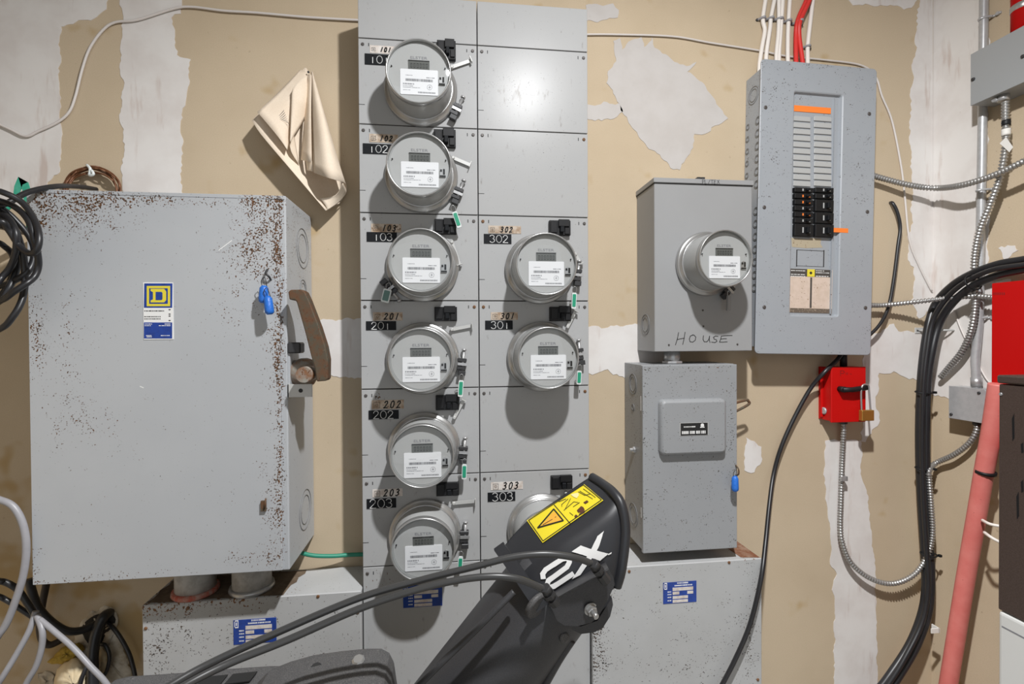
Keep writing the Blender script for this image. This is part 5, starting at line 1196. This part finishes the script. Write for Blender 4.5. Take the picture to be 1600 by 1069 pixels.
part('bolt', MB().lathe([(.0115,0),(.0115,.002)], bc_, ba, 20, False).lathe([(.0092,.002),(.0092,.009),(.008,.010)], bc_, ba, 6, False).lathe([(.005,.009),(.005,.020),(.004,.021)], bc_, ba, 14), m_chrome, sb)
part('chute_rivet', MB().lathe([(.009,0),(.009,.003),(.006,.004)], P(881,996,.85), (.2,-.9,.2), 16), m_dusty, sb)
# control cables
c1 = [(190,1120,.70),(262,1074,.73),(330,1036,.76),(430,990,.785),(560,935,.80),(660,906,.80),(740,886,.795),(800,871,.79),(850,866,.785),(895,871,.785),(922,880,.79),(934,890,.795)]
c2 = [(215,1118,.69),(290,1071,.72),(360,1036,.75),(450,1000,.77),(560,952,.785),(650,922,.785),(720,906,.78),(770,901,.775),(805,904,.775),(832,913,.78),(850,922,.785),(860,930,.79)]
for c_ in (c1, c2):
    o = part('control_cable', MB().tube(cr([P(*q) for q in c_], 8), .0056, 10), m_cable, sb)
for a, b in (((926,880,.788),(947,908,.795)), ((851,918,.782),(868,943,.79))):
    A, B = P(*a), P(*b); d = (B-A).normalized()
    part('cable_ferrule', MB().cyl(A, A+d*.012, .0085, 12).cyl(A+d*.013, A+d*.020, .0105, 6, None, False).cyl(A+d*.020, A+d*.026, .007, 12).cyl(A+d*.026, B, .0095, 8, None, False), m_lug, sb)
# engine shrouds at the bottom of the frame
def shroud(name, outline, D0, D1, zlow, mat, bev=.010):
    Bk = [P(x, y, D0) for x, y in outline]
    Bk = [(p.x, p.z) for p in Bk]; zl = zlow
    poly = Bk+[(Bk[-1][0], zl), (Bk[0][0], zl)]
    return part(name, MB().prism(poly, Y(D1), Y(D0)), mat, sb, bev, seg=3)
sh = shroud('recoil_shroud', [(140,1100),(166,1074),(184,1058),(205,1053),(280,1048),(350,1042),(425,1037),(470,1037)], .95, .62, .40, m_dusty)
sl = MB()
def on_top(px, py, z): d = ray(px, py); return CAM+d*((z-CAM.z)/d.z)
for x0, x1, yt in ((312,352,1057), (358,398,1052)):
    zt = P((x0+x1)/2, yt-13, .95).z+.003
    q = [on_top(x0+6, yt+1, zt), on_top(x1+4, yt-3, zt), on_top(x1-8, yt+12, zt), on_top(x0-8, yt+17, zt)]
    sl.hexa(q, [p-Vector((0,0,.002)) for p in q])
part('vent_slot', sl, m_black, sb)
shroud('belt_cover', [(398,1076),(408,1058),(424,1042),(456,1029),(492,1019),(534,1013),(575,1009),(597,1009),(610,1016),(617,1030),(622,1064),(626,1100)], .90, .70, .42, m_dusty, .012)
sh2 = [(430,1085),(470,1066),(520,1050),(560,1043),(590,1043),(602,1052),(608,1090)]
shroud('belt_cover_step', sh2, .855, .66, .42, m_dusty, .008)
b2 = on_top(560, 1034, P(560,1012,.90).z)
part('cover_bolt', MB().lathe([(.011,-.01),(.011,.004),(.008,.007)], b2, (0,-.35,1), 8, False), m_chrome, sb)
b3 = on_top(494, 1044, P(494,1020,.90).z)
part('cover_hole', MB().lathe([(.009,0),(.009,.0015)], b3, (0,-.35,1), 16), m_black, sb)
# the rest of the machine stands below the frame
xc = (ce.x+.0)
part('auger_housing', MB().prism([(ce.x-.28, .03), (ce.x+.28, .03), (ce.x+.28, .34), (ce.x+.16, .37), (ce.x-.16, .37), (ce.x-.28, .34)], ce.y-.14, ce.y+.16), m_machine, sb, .006)
xm = P(400,1069,.8).x
part('engine_body', MB().box(xm-.20, xm+.26, ce.y-.30, ce.y+.05, .12, .43), m_machine, sb, .02)
for s in (-1, 1): part('wheel', MB().lathe([(.03,-.05),(.13,-.05),(.15,-.03),(.15,.03),(.13,.05),(.03,.05)], (xm+.03+s*.22, ce.y-.20, .151), (1,0,0), 28), m_blackpl, sb)
